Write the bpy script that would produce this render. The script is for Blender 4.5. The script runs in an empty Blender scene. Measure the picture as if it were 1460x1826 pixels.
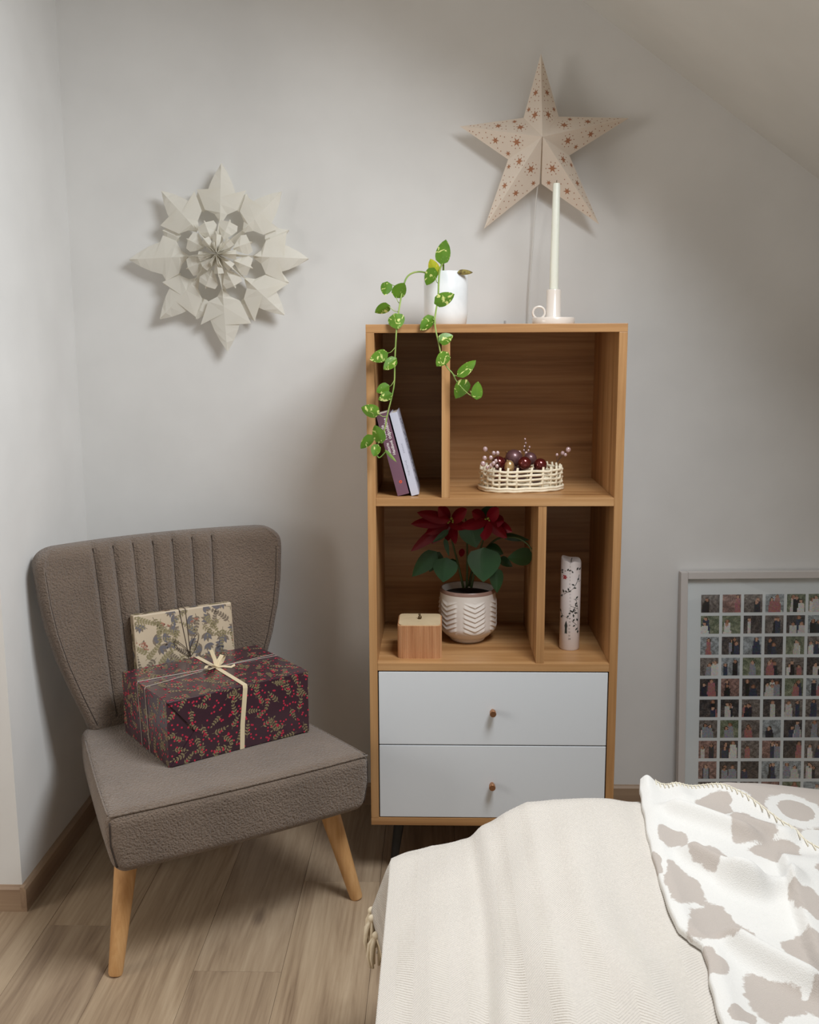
import bpy, bmesh, math, random
from mathutils import Vector, Matrix
random.seed(7)
S = bpy.context.scene
COL = S.collection
PI = math.pi
# ------------------------------------------------------------------ camera
PITCH, YAW, ROLL, FPX = .1692, .0285, -.0046, 1816.7
CAMP = Vector((.1669, -2.3759, 1.337))
def cam_axes():
    cp, sp, cy, sy, cr, sr = math.cos(PITCH), math.sin(PITCH), math.cos(YAW), math.sin(YAW), math.cos(ROLL), math.sin(ROLL)
    Rz = Matrix(((cy, -sy, 0), (sy, cy, 0), (0, 0, 1)))
    f, u, r = Rz @ Vector((0, cp, -sp)), Rz @ Vector((0, sp, cp)), Rz @ Vector((1, 0, 0))
    return cr*r+sr*u, -sr*r+cr*u, f
CR, CU, CF = cam_axes()
cd = bpy.data.cameras.new('camera'); cam = bpy.data.objects.new('camera', cd); COL.objects.link(cam)
cd.sensor_fit = 'VERTICAL'; cd.sensor_height = 24; cd.lens = 24*FPX/1826; cd.clip_start = .02
M4 = Matrix((CR, CU, -CF)).transposed().to_4x4(); M4.translation = CAMP
cam.matrix_world = M4; S.camera = cam
def P(px, py, y):                       # a point of the place at depth y seen at a picture position
    d = CF + CR*((px-730)/FPX) - CU*((py-913)/FPX)
    return CAMP + d*((y-CAMP.y)/d.y)
def PZ(px, py, z):
    d = CF + CR*((px-730)/FPX) - CU*((py-913)/FPX)
    return CAMP + d*((z-CAMP.z)/d.z)
# ------------------------------------------------------------------ world, lights, exposure
w = bpy.data.worlds.new('world'); S.world = w; w.use_nodes = True
w.node_tree.nodes['Background'].inputs[0].default_value = (.75, .85, 1, 1)
w.node_tree.nodes['Background'].inputs[1].default_value = .6
SLN = Vector((-.579, 0, -.815))         # inward normal of the sloped ceiling
def area(name, loc, direction, sx, sy, power, col, spread=180):
    l = bpy.data.lights.new(name, 'AREA'); l.shape = 'RECTANGLE'; l.size = sx; l.size_y = sy
    l.energy = power; l.color = col; l.spread = math.radians(spread)
    o = bpy.data.objects.new(name, l); COL.objects.link(o); o.location = loc
    o.rotation_euler = Vector(direction).to_track_quat('-Z', 'Y').to_euler()
    return o
SKY_C = Vector((.62, -.85, 2.56-.71*.62))
# daylight of the two openings, each lamp set in its own opening
area('skylight_offscreen', SKY_C-SLN*.02, SLN, .70, .58, 26, (.91, .96, 1), 150)
area('window_left_offscreen', (-2.41, -1.55, 1.35), (1, 0, 0), 1.0, 1.1, 20, (1, .95, .88))
S.view_settings.view_transform = 'Standard'; S.view_settings.look = 'None'
S.view_settings.exposure = 0; S.view_settings.gamma = 1; S.view_settings.use_curve_mapping = False
# ------------------------------------------------------------------ materials
def srgb(r, g, b):
    f = lambda c: (c/255/12.92 if c/255 <= .04045 else ((c/255+.055)/1.055)**2.4)
    return (f(r), f(g), f(b), 1)
class N:
    def __init__(s, name):
        s.m = bpy.data.materials.new(name); s.m.use_nodes = True; s.t = s.m.node_tree
        s.b = s.t.nodes['Principled BSDF']
    def n(s, typ, props=None, **kw):
        x = s.t.nodes.new('ShaderNode'+typ)
        for k, v in (props or {}).items(): setattr(x, k, v)
        for k, v in kw.items():
            k2 = int(k[1:]) if k[0] == 'i' and k[1:].isdigit() else k.replace('_', ' ')
            if hasattr(v, 'is_linked') or isinstance(v, bpy.types.NodeSocket): s.t.links.new(v, x.inputs[k2])
            else: x.inputs[k2].default_value = v
        return x
    def math(s, op, a, b=0.0, c=None):
        x = s.n('Math', {'operation': op})
        for i, v in enumerate((a, b) if c is None else (a, b, c)):
            if isinstance(v, bpy.types.NodeSocket): s.t.links.new(v, x.inputs[i])
            else: x.inputs[i].default_value = v
        return x.outputs[0]
    def coord(s, scale=(1, 1, 1), which='Object', loc=None):
        c = s.n('TexCoord'); mp = s.n('Mapping', Vector=c.outputs[which], Scale=scale)
        if loc is not None: s.t.links.new(loc, mp.inputs['Location'])
        return mp.outputs[0]
    def ramp(s, fac, stops):
        r = s.n('ValToRGB', Fac=fac); e = r.color_ramp.elements
        while len(e) < len(stops): e.new(.5)
        for i, (p, c) in enumerate(stops): e[i].position = p; e[i].color = c
        return r.outputs[0]
    def mix(s, fac, a, b):
        x = s.n('Mix', {'data_type': 'RGBA'})
        for k, v in ((0, fac), (6, a), (7, b)):
            if isinstance(v, bpy.types.NodeSocket): s.t.links.new(v, x.inputs[k])
            else: x.inputs[k].default_value = v
        return x.outputs[2]
    def bump(s, h, dist=.001, st=1.0):
        b = s.n('Bump', Height=h, Distance=dist, Strength=st); s.t.links.new(b.outputs[0], s.b.inputs['Normal'])
    def set(s, **kw):
        for k, v in kw.items():
            k = k.replace('_', ' ')
            if isinstance(v, bpy.types.NodeSocket): s.t.links.new(v, s.b.inputs[k])
            else: s.b.inputs[k].default_value = v
        return s.m
MATS = {}
def plain(name, col, rough=.5, **kw):
    if name in MATS: return MATS[name]
    k = N(name); MATS[name] = k.set(Base_Color=col, Roughness=rough, **kw); return MATS[name]
def noisy(name, c1, c2, scale, rough=.6, bump=0, detail=3, **kw):
    k = N(name); v = k.coord()
    n = k.n('TexNoise', Vector=v, Scale=scale, Detail=detail)
    k.set(Base_Color=k.ramp(n.outputs[0], [(.3, c1), (.7, c2)]), Roughness=rough, **kw)
    if bump: k.bump(n.outputs[0], bump)
    MATS[name] = k.m; return k.m
def wood(name, axis, c1, c2, c3, rough=.42, g=1.0):
    k = N(name); sc = [26*g]*3; sc[axis] = 1.3*g
    inf = k.n('ObjectInfo'); off = k.n('CombineXYZ', X=k.math('MULTIPLY', inf.outputs['Random'], 7), Y=k.math('MULTIPLY', inf.outputs['Random'], 13), Z=k.math('MULTIPLY', inf.outputs['Random'], 5))
    v = k.coord(sc, loc=off.outputs[0])
    n1 = k.n('TexNoise', Vector=v, Scale=1.0, Detail=6, Roughness=.6, Distortion=.6)
    sc2 = [120*g]*3; sc2[axis] = 3*g
    n2 = k.n('TexNoise', Vector=k.coord(sc2, loc=off.outputs[0]), Scale=1.0, Detail=3)
    h = k.math('ADD', k.math('MULTIPLY', n1.outputs[0], .7), k.math('MULTIPLY', n2.outputs[0], .3))
    k.set(Base_Color=k.ramp(h, [(.33, c1), (.5, c2), (.68, c3)]), Roughness=rough)
    k.bump(n2.outputs[0], .0002); MATS[name] = k.m; return k.m
OAK = [wood('oak_grain_'+a, i, srgb(146, 103, 62), srgb(178, 133, 86), srgb(198, 155, 108)) for i, a in enumerate('xyz')]
LEGW = wood('beech_leg', 2, srgb(190, 140, 88), srgb(208, 160, 106), srgb(222, 178, 126), .4, 1.4)
BASEW = [wood('baseboard_wood_'+a, i, srgb(142, 116, 94), srgb(158, 132, 108), srgb(172, 146, 120), .5) for i, a in enumerate('xy')]
WALL = noisy('white_wall_paint', srgb(222, 220, 217), srgb(228, 226, 223), 6, .85)
CEIL = noisy('white_ceiling_paint', srgb(214, 212, 206), srgb(220, 218, 212), 5, .9)
def floor_mat():
    k = N('laminate_oak'); inf = k.n('ObjectInfo'); rnd = inf.outputs['Random']
    off = k.n('CombineXYZ', X=k.math('MULTIPLY', rnd, 31), Y=k.math('MULTIPLY', rnd, 57), Z=rnd)
    n1 = k.n('TexNoise', Vector=k.coord((17, 1.3, 1), loc=off.outputs[0]), Scale=1, Detail=6, Roughness=.62, Distortion=1.2)
    n2 = k.n('TexNoise', Vector=k.coord((150, 5, 1), loc=off.outputs[0]), Scale=1, Detail=4)
    base = k.ramp(k.math('ADD', k.math('MULTIPLY', n1.outputs[0], .72), k.math('MULTIPLY', n2.outputs[0], .28)),
                  [(.32, srgb(124, 101, 79)), (.5, srgb(166, 143, 117)), (.7, srgb(190, 168, 141))])
    kn = k.n('TexVoronoi', {'voronoi_dimensions': '2D'}, Vector=k.coord((6.5, 2.6, 1), loc=off.outputs[0]), Scale=1.0)
    pick = k.math('GREATER_THAN', k.n('SeparateColor', Color=kn.outputs['Color']).outputs[0], .55)
    dist = k.math('ADD', kn.outputs['Distance'], k.math('MULTIPLY', n1.outputs[0], .09))
    knot = k.math('MULTIPLY', k.ramp(dist, [(.08, (1, 1, 1, 1)), (.17, (0, 0, 0, 1))]), pick)
    col = k.mix(k.math('MULTIPLY', knot, .6), base, srgb(78, 58, 46))
    tint = k.mix(k.math('MULTIPLY', rnd, .22), col, srgb(128, 112, 98))
    k.set(Base_Color=tint, Roughness=.46); k.bump(n2.outputs[0], .0002); return k.m
FLOORM = floor_mat()
def boucle():
    k = N('brown_boucle'); v = k.coord()
    a = k.n('TexNoise', Vector=v, Scale=185, Detail=2.5, Roughness=.6, Distortion=.8)
    b = k.n('TexVoronoi', Vector=v, Scale=210)
    c = k.n('TexNoise', Vector=v, Scale=9, Detail=2)
    h = k.math('SUBTRACT', a.outputs[0], k.math('MULTIPLY', b.outputs['Distance'], .45))
    k.set(Base_Color=k.ramp(c.outputs[0], [(.3, srgb(112, 95, 81)), (.7, srgb(124, 106, 91))]), Roughness=.95, Sheen_Weight=.25, Sheen_Roughness=.6)
    k.bump(h, .006, .9); return k.m
BOUC = boucle()
SEAM = plain('dark_seam_thread', srgb(62, 51, 44), .9)
WHITE_LAQ = plain('white_lacquer', srgb(222, 226, 230), .35)
COPPER = plain('copper_knob_metal', srgb(190, 140, 104), .3, Metallic=.85)
BLACK = plain('black_metal', srgb(22, 21, 21), .5)
CERAM = plain('cream_ceramic', srgb(226, 216, 206), .22, Coat_Weight=.4)
CANDLE = plain('ivory_wax', srgb(228, 228, 214), .4, Subsurface_Weight=.15, Subsurface_Radius=(.01, .01, .008))
WHITEC = noisy('white_glazed_pot', srgb(222, 226, 228), srgb(238, 240, 241), 22, .22, 0, 4)
POT2 = plain('warm_white_glazed_relief', srgb(226, 218, 210), .3, Coat_Weight=.3)
SOIL = noisy('dark_potting_soil', srgb(18, 14, 12), srgb(46, 36, 30), 160, .95, .004)
def paper(name, c, tr=.25):
    k = N(name); d = k.n('BsdfTranslucent', Color=c); mx = k.n('MixShader', i0=tr, i1=k.b.outputs[0], i2=d.outputs[0])
    k.set(Base_Color=c, Roughness=.8); k.t.links.new(mx.outputs[0], k.t.nodes['Material Output'].inputs[0]); MATS[name] = k.m; return k.m
PAPER_S = paper('cream_star_paper', srgb(246, 234, 220), .3)
PAPER_F = paper('white_bag_paper', srgb(244, 240, 230), .4)
CUT = plain('hole_shade_brown', srgb(172, 118, 86), .8)  # cut-outs are flat decals, the warm shade inside the star put in as colour
def leaf_mat(name, c1, c2, c3, amount, rough=.35):
    k = N(name); inf = k.n('ObjectInfo'); off = k.n('CombineXYZ', X=k.math('MULTIPLY', inf.outputs['Random'], 9), Y=inf.outputs['Random'], Z=k.math('MULTIPLY', inf.outputs['Random'], 4))
    n = k.n('TexNoise', Vector=k.coord((60, 60, 60), loc=off.outputs[0]), Scale=1, Detail=2, Distortion=1.6)
    n2 = k.n('TexNoise', Vector=k.coord((35, 35, 35), loc=off.outputs[0]), Scale=1, Detail=1)
    g = k.mix(n2.outputs[0], c1, c2)
    k.set(Base_Color=k.mix(k.ramp(n.outputs[0], [(amount, (0, 0, 0, 1)), (amount+.06, (1, 1, 1, 1))]), g, c3), Roughness=rough)
    tl = k.n('BsdfTranslucent', Color=c2); mx = k.n('MixShader', i0=.2, i1=k.b.outputs[0], i2=tl.outputs[0])
    k.t.links.new(mx.outputs[0], k.t.nodes['Material Output'].inputs[0]); return k.m
POTHOS = leaf_mat('variegated_pothos_leaf', srgb(66, 108, 26), srgb(108, 150, 44), srgb(222, 224, 140), .58)
POTHOSY = leaf_mat('yellowing_leaf', srgb(160, 176, 40), srgb(206, 198, 62), srgb(228, 190, 60), .58)
DEADL = noisy('dry_brown_leaf', srgb(70, 54, 34), srgb(150, 136, 70), 120, .8)
VINE = noisy('pothos_stem_green', srgb(104, 138, 58), srgb(160, 176, 96), 18, .5)
GREENL = leaf_mat('poinsettia_green_leaf', srgb(34, 66, 40), srgb(48, 86, 48), srgb(60, 110, 60), .9)
DGREENL = GREENL
REDL = leaf_mat('poinsettia_red_bract', srgb(112, 12, 30), srgb(148, 20, 42), srgb(140, 24, 40), .9)
DREDL = REDL
STEMG = plain('poinsettia_stem', srgb(70, 88, 48), .6)
# ------------------------------------------------------------------ mesh helpers
class MB:
    def __init__(s): s.v = []; s.f = []; s.mi = []; s.cur = 0
    def add(s, vs, fs):
        o = len(s.v); s.v += [tuple(x) for x in vs]; s.f += [tuple(i+o for i in f) for f in fs]; s.mi += [s.cur]*len(fs); return s
    def box(s, a, b, r=0.0):
        (x0, y0, z0), (x1, y1, z1) = a, b
        return s.add([(x0, y0, z0), (x1, y0, z0), (x1, y1, z0), (x0, y1, z0), (x0, y0, z1), (x1, y0, z1), (x1, y1, z1), (x0, y1, z1)],
                     [(3, 2, 1, 0), (4, 5, 6, 7), (0, 1, 5, 4), (1, 2, 6, 5), (2, 3, 7, 6), (3, 0, 4, 7)])
    def tube(s, pts, rad, n=8, cap=True):
        pts = [Vector(p) for p in pts]; m = len(pts); rad = [rad]*m if not isinstance(rad, (list, tuple)) else rad
        ref = Vector((0, 0, 1)); t0 = (pts[1]-pts[0]).normalized()
        if abs(t0.dot(ref)) > .9: ref = Vector((1, 0, 0))
        nr = (ref-t0*ref.dot(t0)).normalized(); vs = []
        for i, p in enumerate(pts):
            t = (pts[min(i+1, m-1)]-pts[max(i-1, 0)])
            if t.length < 1e-9: t = t0
            t.normalize(); nr = nr-t*nr.dot(t)
            nr.normalize(); bn = t.cross(nr)
            vs += [p+(nr*math.cos(a)+bn*math.sin(a))*rad[i] for a in (2*PI*k/n for k in range(n))]
        fs = [(i*n+k, i*n+(k+1) % n, (i+1)*n+(k+1) % n, (i+1)*n+k) for i in range(m-1) for k in range(n)]
        if cap: fs += [tuple(range(n))[::-1], tuple((m-1)*n+k for k in range(n))]
        return s.add(vs, fs)
    def lathe(s, prof, c, n=40, mod=None, cap0=True, cap1=False):
        vs = []; m = len(prof)
        for i, (r, z) in enumerate(prof):
            for k in range(n):
                a = 2*PI*k/n; rr = r+(mod(a, i, r, z) if mod else 0)
                vs.append((c[0]+rr*math.cos(a), c[1]+rr*math.sin(a), c[2]+z))
        fs = [(i*n+k, i*n+(k+1) % n, (i+1)*n+(k+1) % n, (i+1)*n+k) for i in range(m-1) for k in range(n)]
        if cap0: fs.append(tuple(range(n))[::-1])
        if cap1: fs.append(tuple((m-1)*n+k for k in range(n)))
        return s.add(vs, fs)
    def sphere(s, c, r, n=16, m=10, sc=(1, 1, 1)):
        vs = [(c[0], c[1], c[2]-r*sc[2])]
        for i in range(1, m):
            ph = -PI/2+PI*i/m
            vs += [(c[0]+r*sc[0]*math.cos(ph)*math.cos(2*PI*k/n), c[1]+r*sc[1]*math.cos(ph)*math.sin(2*PI*k/n), c[2]+r*sc[2]*math.sin(ph)) for k in range(n)]
        vs.append((c[0], c[1], c[2]+r*sc[2])); top = len(vs)-1
        fs = [(0, 1+(k+1) % n, 1+k) for k in range(n)]
        fs += [(1+i*n+k, 1+i*n+(k+1) % n, 1+(i+1)*n+(k+1) % n, 1+(i+1)*n+k) for i in range(m-2) for k in range(n)]
        fs += [(1+(m-2)*n+k, 1+(m-2)*n+(k+1) % n, top) for k in range(n)]
        return s.add(vs, fs)
    def grid(s, nu, nv, fn, flip=False):
        vs = [fn(i/(nu-1), j/(nv-1)) for j in range(nv) for i in range(nu)]
        fs = [(j*nu+i, j*nu+i+1, (j+1)*nu+i+1, (j+1)*nu+i) for j in range(nv-1) for i in range(nu-1)]
        return s.add(vs, [f[::-1] for f in fs] if flip else fs)
    def rbox(s, h, r, fn=None, k=4, m=6):
        ax = []
        for a in range(3):
            i0 = h[a]-r; L = [-h[a]+r*(1-math.cos(PI/2*i/k)) if False else -h[a]+r*i/k for i in range(k)]
            L += [-i0+2*i0*i/m for i in range(m+1)]; L += [i0+r*(i+1)/k for i in range(k)]; ax.append(L)
        def mp(p):
            q = [max(-(h[i]-r), min(h[i]-r, p[i])) for i in range(3)]; d = Vector([p[i]-q[i] for i in range(3)])
            # even arc spacing
            d = Vector([math.tan(min(1, abs(c)/r)*PI/4)*(1 if c >= 0 else -1) if r else 0 for c in d])
            v = Vector(q)+(d.normalized()*r if d.length > 0 else Vector((0, 0, 0)))
            return fn(v) if fn else v
        for a in range(3):
            b, c = (a+1) % 3, (a+2) % 3
            for sg in (-1, 1):
                vs = []
                for y in ax[c]:
                    for x in ax[b]:
                        p = [0, 0, 0]; p[a] = sg*h[a]; p[b] = x; p[c] = y; vs.append(mp(p))
                nu = len(ax[b]); nv = len(ax[c])
                fs = [(j*nu+i, j*nu+i+1, (j+1)*nu+i+1, (j+1)*nu+i) for j in range(nv-1) for i in range(nu-1)]
                s.add(vs, fs if sg > 0 else [f[::-1] for f in fs])
        return s
    def strip(s, pts, side, hw, th=.0004):
        pts = [Vector(p) for p in pts]; m = len(pts); vs = []
        for i, p in enumerate(pts):
            t = (pts[min(i+1, m-1)]-pts[max(i-1, 0)]).normalized(); sd = Vector(side[i] if isinstance(side, list) else side).normalized()
            n = t.cross(sd).normalized()
            for a, b in ((-1, -1), (1, -1), (1, 1), (-1, 1)): vs.append(p+sd*hw*a+n*th*b)
        fs = [(i*4+k, i*4+(k+1) % 4, i*4+4+(k+1) % 4, i*4+4+k) for i in range(m-1) for k in range(4)]
        return s.add(vs, fs+[(3, 2, 1, 0), tuple((m-1)*4+k for k in range(4))])
    def build(s, name, mat, parent=None, smooth=False, bevel=0, weld=False, world=False, auto=None, loc=None):
        off = Vector(parent.location) if (parent and world) else (Vector(loc) if loc is not None else Vector((0, 0, 0)))
        me = bpy.data.meshes.new(name); me.from_pydata([tuple(Vector(v)-off) for v in s.v], [], s.f)
        for m in (mat if isinstance(mat, list) else [mat]): me.materials.append(m)
        if isinstance(mat, list):
            for p, i in zip(me.polygons, s.mi): p.material_index = i
        bm = bmesh.new(); bm.from_mesh(me)
        if weld: bmesh.ops.remove_doubles(bm, verts=bm.verts, dist=1e-5)
        bmesh.ops.recalc_face_normals(bm, faces=bm.faces)
        if bevel: bmesh.ops.bevel(bm, geom=bm.edges[:], offset=bevel, segments=2, affect='EDGES', profile=.6)
        bm.to_mesh(me); bm.free()
        if smooth or auto:
            me.polygons.foreach_set('use_smooth', [True]*len(me.polygons))
            if auto: me.set_sharp_from_angle(angle=math.radians(auto))
        o = bpy.data.objects.new(name, me); COL.objects.link(o)
        if parent: o.parent = parent
        elif loc is not None: o.location = loc
        return o
def tag(o, label, cat, group=None):
    o['label'] = label; o['category'] = cat
    if group: o['group'] = group
    return o
def thing(name, label, cat, loc=(0, 0, 0), rz=0, group=None, rot=None):
    o = bpy.data.objects.new(name, None); COL.objects.link(o); o.empty_display_size = .05
    o.location = loc; o.rotation_euler = rot if rot is not None else (0, 0, rz)
    return tag(o, label, cat, group)
def struct(o): o['kind'] = 'structure'; return o
def text_mesh(txt, size, mat, name, parent, M, bold=0.0):
    cu = bpy.data.curves.new('t', 'FONT'); cu.body = txt; cu.size = size; cu.offset = bold; cu.extrude = 0; cu.resolution_u = 3
    to = bpy.data.objects.new('t', cu); COL.objects.link(to); bpy.context.view_layer.update()
    me = bpy.data.meshes.new_from_object(to.evaluated_get(bpy.context.evaluated_depsgraph_get()))
    bpy.data.objects.remove(to); me.transform(M); me.materials.clear(); me.materials.append(mat)
    o = bpy.data.objects.new(name, me); COL.objects.link(o); o.parent = parent; return o
def smooth01(t): t = max(0, min(1, t)); return t*t*(3-2*t)
# ================================================================== the room
YB, XL, YN = .41, -.82, -.167            # back wall, left wall, corner where the left wall turns away
XW, XR, YR, ZC = -2.4, 2.0, -3.6, 2.5
slope_z = lambda x: 2.56-.71*x
def wallbox(name, a, b, mat=WALL): return struct(MB().box(a, b).build(name, mat))
wallbox('wall_back', (XL-.1, YB, -.05), (XR+.1, YB+.1, 2.6))
wallbox('wall_left', (XL-.1, YN, -.05), (XL, YB, 2.6))
wallbox('wall_niche', (XW, YN, -.05), (XL-.1, YN+.1, 2.6))
wallbox('wall_right', (XR, YR, -.05), (XR+.1, YB, 1.3))
wallbox('wall_rear', (XW-.1, YR-.1, -.05), (XR+.1, YR, 2.6))
wz0, wz1, wy0, wy1 = .75, 1.95, -2.1, -1.0
m = MB()
m.box((XW-.1, YR, -.05), (XW, wy0, 2.6)); m.box((XW-.1, wy1, -.05), (XW, YN+.1, 2.6)); m.box((XW-.1, wy0, -.05), (XW, wy1, wz0)); m.box((XW-.1, wy0, wz1), (XW, wy1, 2.6))
struct(m.build('wall_window', WALL))
struct(MB().box((XW-.1, YR, ZC), (.09, YB, ZC+.1)).build('ceiling', CEIL))
def slope_panel(mb, x0, x1, y0, y1, t=.08):
    vs = [(x, y, slope_z(x)+k) for k in (0, t) for y in (y0, y1) for x in (x0, x1)]
    mb.add(vs, [(0, 1, 3, 2), (4, 6, 7, 5), (0, 4, 5, 1), (2, 3, 7, 6), (0, 2, 6, 4), (1, 5, 7, 3)])
sx = .68*.815/2; sx0, sx1, sy0, sy1 = SKY_C.x-sx, SKY_C.x+sx, SKY_C.y-.4, SKY_C.y+.4
m = MB(); slope_panel(m, .06, sx0, YR, YB+.05); slope_panel(m, sx1, XR+.1, YR, YB+.05); slope_panel(m, sx0, sx1, YR, sy0); slope_panel(m, sx0, sx1, sy1, YB+.05)
struct(m.build('ceiling_slope', CEIL))
WFR = plain('white_window_frame', srgb(228, 228, 226), .4)
m = MB()
for (x0, x1, y0, y1) in ((sx0, sx0+.04, sy0, sy1), (sx1-.04, sx1, sy0, sy1), (sx0, sx1, sy0, sy0+.05), (sx0, sx1, sy1-.05, sy1)):
    vs = [(x, y, slope_z(x)+k) for k in (.04, .08) for y in (y0, y1) for x in (x0, x1)]
    m.add(vs, [(0, 1, 3, 2), (4, 6, 7, 5), (0, 4, 5, 1), (2, 3, 7, 6), (0, 2, 6, 4), (1, 5, 7, 3)])
struct(m.build('window_1', WFR))
m = MB()
m.box((XW-.07, wy0, wz0), (XW-.02, wy0+.05, wz1)); m.box((XW-.07, wy1-.05, wz0), (XW-.02, wy1, wz1)); m.box((XW-.07, wy0, wz0), (XW-.02, wy1, wz0+.05)); m.box((XW-.07, wy0, wz1-.05), (XW-.02, wy1, wz1)); m.box((XW-.07, (wy0+wy1)/2-.03, wz0), (XW-.02, (wy0+wy1)/2+.03, wz1))
struct(m.build('window_2', WFR))
# baseboards
def prof_board(mb, p0, p1, nrm, h=.062, t=.014):
    p0, p1, nrm = Vector(p0), Vector(p1), Vector(nrm); vs = []
    for p in (p0, p1): vs += [p, p+nrm*t, p+nrm*t+Vector((0, 0, h-.006)), p+nrm*(t-.005)+Vector((0, 0, h)), p+Vector((0, 0, h))]
    mb.add(vs, [(i, (i+1) % 5, 5+(i+1) % 5, 5+i) for i in range(5)]+[(4, 3, 2, 1, 0), (5, 6, 7, 8, 9)])
for nm, p0, p1, nr, mt in (('baseboard_back', (XL, YB, 0), (XR, YB, 0), (0, -1, 0), BASEW[0]), ('baseboard_left', (XL, YN-.014, 0), (XL, YB-.014, 0), (1, 0, 0), BASEW[1]),
                       ('baseboard_niche', (XW, YN, 0), (XL, YN, 0), (0, -1, 0), BASEW[0]), ('baseboard_right', (XR, YR, 0), (XR, YB-.014, 0), (-1, 0, 0), BASEW[1])):
    m = MB(); prof_board(m, p0, p1, nr); struct(m.build(nm, mt))
# floor of single planks
fl = struct(MB().box((XW-.1, YR-.1, -.06), (XR+.1, YB+.1, -.0085)).build('floor', plain('floor_underlay', srgb(70, 60, 50), .9)))
PW, PL = .19, 1.28
def plank_mesh(x0, x1, y0, y1):
    m = MB(); m.box((x0-(x0+x1)/2+.0003, y0-(y0+y1)/2+.0003, -.008), (x1-(x0+x1)/2-.0003, y1-(y0+y1)/2-.0003, 0)); return m
cache = {}
i = 0; x = -2.4-.048
while x < XR:
    off = [-.0, .5, .21, .75, .37][i % 5]*PL; y = YR-off+(.41-.746)*0
    ph = (-.337-YR) if abs(x+.19*.0+.3) < .0 else 0
    while y < YB:
        y0, y1, x0, x1 = max(y, YR), min(y+PL, YB), max(x, XW), min(x+PW, XR)
        vis = not (y1 < -1.25 and x1 < -.3 and x0 < -1.2)
        if y1-y0 > .01:
            key = (round(x1-x0, 4), round(y1-y0, 4))
            if key not in cache:
                o = plank_mesh(x0, x1, y0, y1).build('plank', FLOORM, fl, bevel=.0006); cache[key] = o.data
            else:
                o = bpy.data.objects.new('plank', cache[key]); COL.objects.link(o); o.parent = fl
            o.location = ((x0+x1)/2, (y0+y1)/2, 0)
        y += PL
    x += PW; i += 1
# ================================================================== bookshelf
T = .0195; ZT, Z1, Z2, ZG, ZB = 1.368, .964, .558, .348, .137; DEP = .385
bs = thing('bookshelf', 'oak bookshelf with four open compartments, two white drawers and black legs', 'bookshelf', (.3, .19, 0))
def board(name, a, b, axis, bev=.001): return MB().box(a, b).build(name, OAK[axis], bs, bevel=bev, world=True)
board('top_board', (0, 0, ZT-T), (.6, DEP, ZT), 0)
board('bottom_board', (0, 0, ZB), (.6, DEP, ZB+T), 0)
board('side_panel', (0, 0, ZB+T), (T, DEP, ZT-T), 2); board('side_panel', (.6-T, 0, ZB+T), (.6, DEP, ZT-T), 2)
board('shelf_board', (T, .0015, Z1-T), (.6-T, DEP-.012, Z1), 0); board('shelf_board', (T, .0015, Z2-T), (.6-T, DEP-.012, Z2), 0)
board('divider', (.175, .003, Z1), (.175+T, DEP-.014, ZT-T), 2); board('divider', (.4035, .003, Z2), (.4035+T, DEP-.014, Z1-T), 2)
MB().box((T, DEP-.018, ZB+T), (.6-T, DEP-.01, ZT-T)).build('back_panel', OAK[0], bs, world=True)
for z0, z1 in ((ZG+.0015, Z2-T-.003), (ZB+T+.002, ZG-.0015)):
    d = MB().box((T+.0025, .002, z0), (.6-T-.0025, .02, z1)).build('drawer', WHITE_LAQ, bs, bevel=.0012, world=True)
    m = MB(); zc = (z0+z1)/2-.005
    pts = [(.3, .004, zc), (.3, -.006, zc), (.3, -.0075, zc), (.3, -.0215, zc), (.3, -.0225, zc)]
    m.tube(pts, [.0050, .0050, .0076, .0080, .0072], 20); k = m.build('knob', COPPER, d, world=False, auto=40)
    for v in k.data.vertices: v.co -= Vector(bs.location)
for lx, ly, dx, dy in ((.07, .06, -.018, -.02), (.53, .06, .018, -.02), (.07, .32, -.018, .02), (.53, .32, .018, .02)):
    MB().tube([(lx, ly, ZB), (lx+dx, ly+dy, 0)], [.014, .009], 16).build('leg', BLACK, bs, world=True, auto=40)
# ================================================================== armchair
CY = math.radians(32.4)
ux, vx = Vector((math.cos(CY), math.sin(CY), 0)), Vector((-math.sin(CY), math.cos(CY), 0))
CH = Vector((-.2746, -.2611, 0))+vx*.25
ch = thing('accent_chair', 'armless brown boucle accent chair with channelled flared back and splayed beech legs', 'chair', CH, CY)
SH = (.306, .2625, .07); SC = Vector((0, -.043, .318))
def seat_def(v):
    t = max(0, (v.y+SH[1])/(2*SH[1])); x, y, z = v
    x *= 1-.235*t**1.15
    e = (1-(v.x/SH[0])**2)*(1-(v.y/SH[1])**2)
    if z > 0: z += .004*e
    y -= .010*(1-(v.x/SH[0])**2)*(1-t) - .0
    if z < 0:
        x *= 1-.05*(-z/SH[2])*(1-t); z += .03*t
    return Vector((x, y, z))+SC
seat = MB().rbox(SH, .028, seat_def, 5, 22).build('seat', BOUC, ch, smooth=True, weld=True)
def seat_edge(px, py, pz):
    return seat_def(Vector((px, py, pz)))
r_ = .010
m = MB(); m.tube([seat_edge(-.298+.596*i/30, -SH[1]+.008, SH[2]-.007)+Vector((0, -.0008, .0008)) for i in range(31)], .0026, 8); m.build('front_piping', BOUC, ch, smooth=True)
for sg in (-1, 1):
    m = MB(); m.tube([seat_edge(sg*(SH[0]-.008), -SH[1]+.008, SH[2]-.02-(2*SH[2]-.04)*i/12) for i in range(13)], .002, 6); m.build('corner_seam', SEAM, ch, smooth=True)
    m = MB(); m.tube([seat_edge(sg*(SH[0]-.007), -SH[1]+.02+.42*i/20, SH[2]-.008) for i in range(21)], .0022, 6); m.build('side_seam', BOUC, ch, smooth=True)
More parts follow.
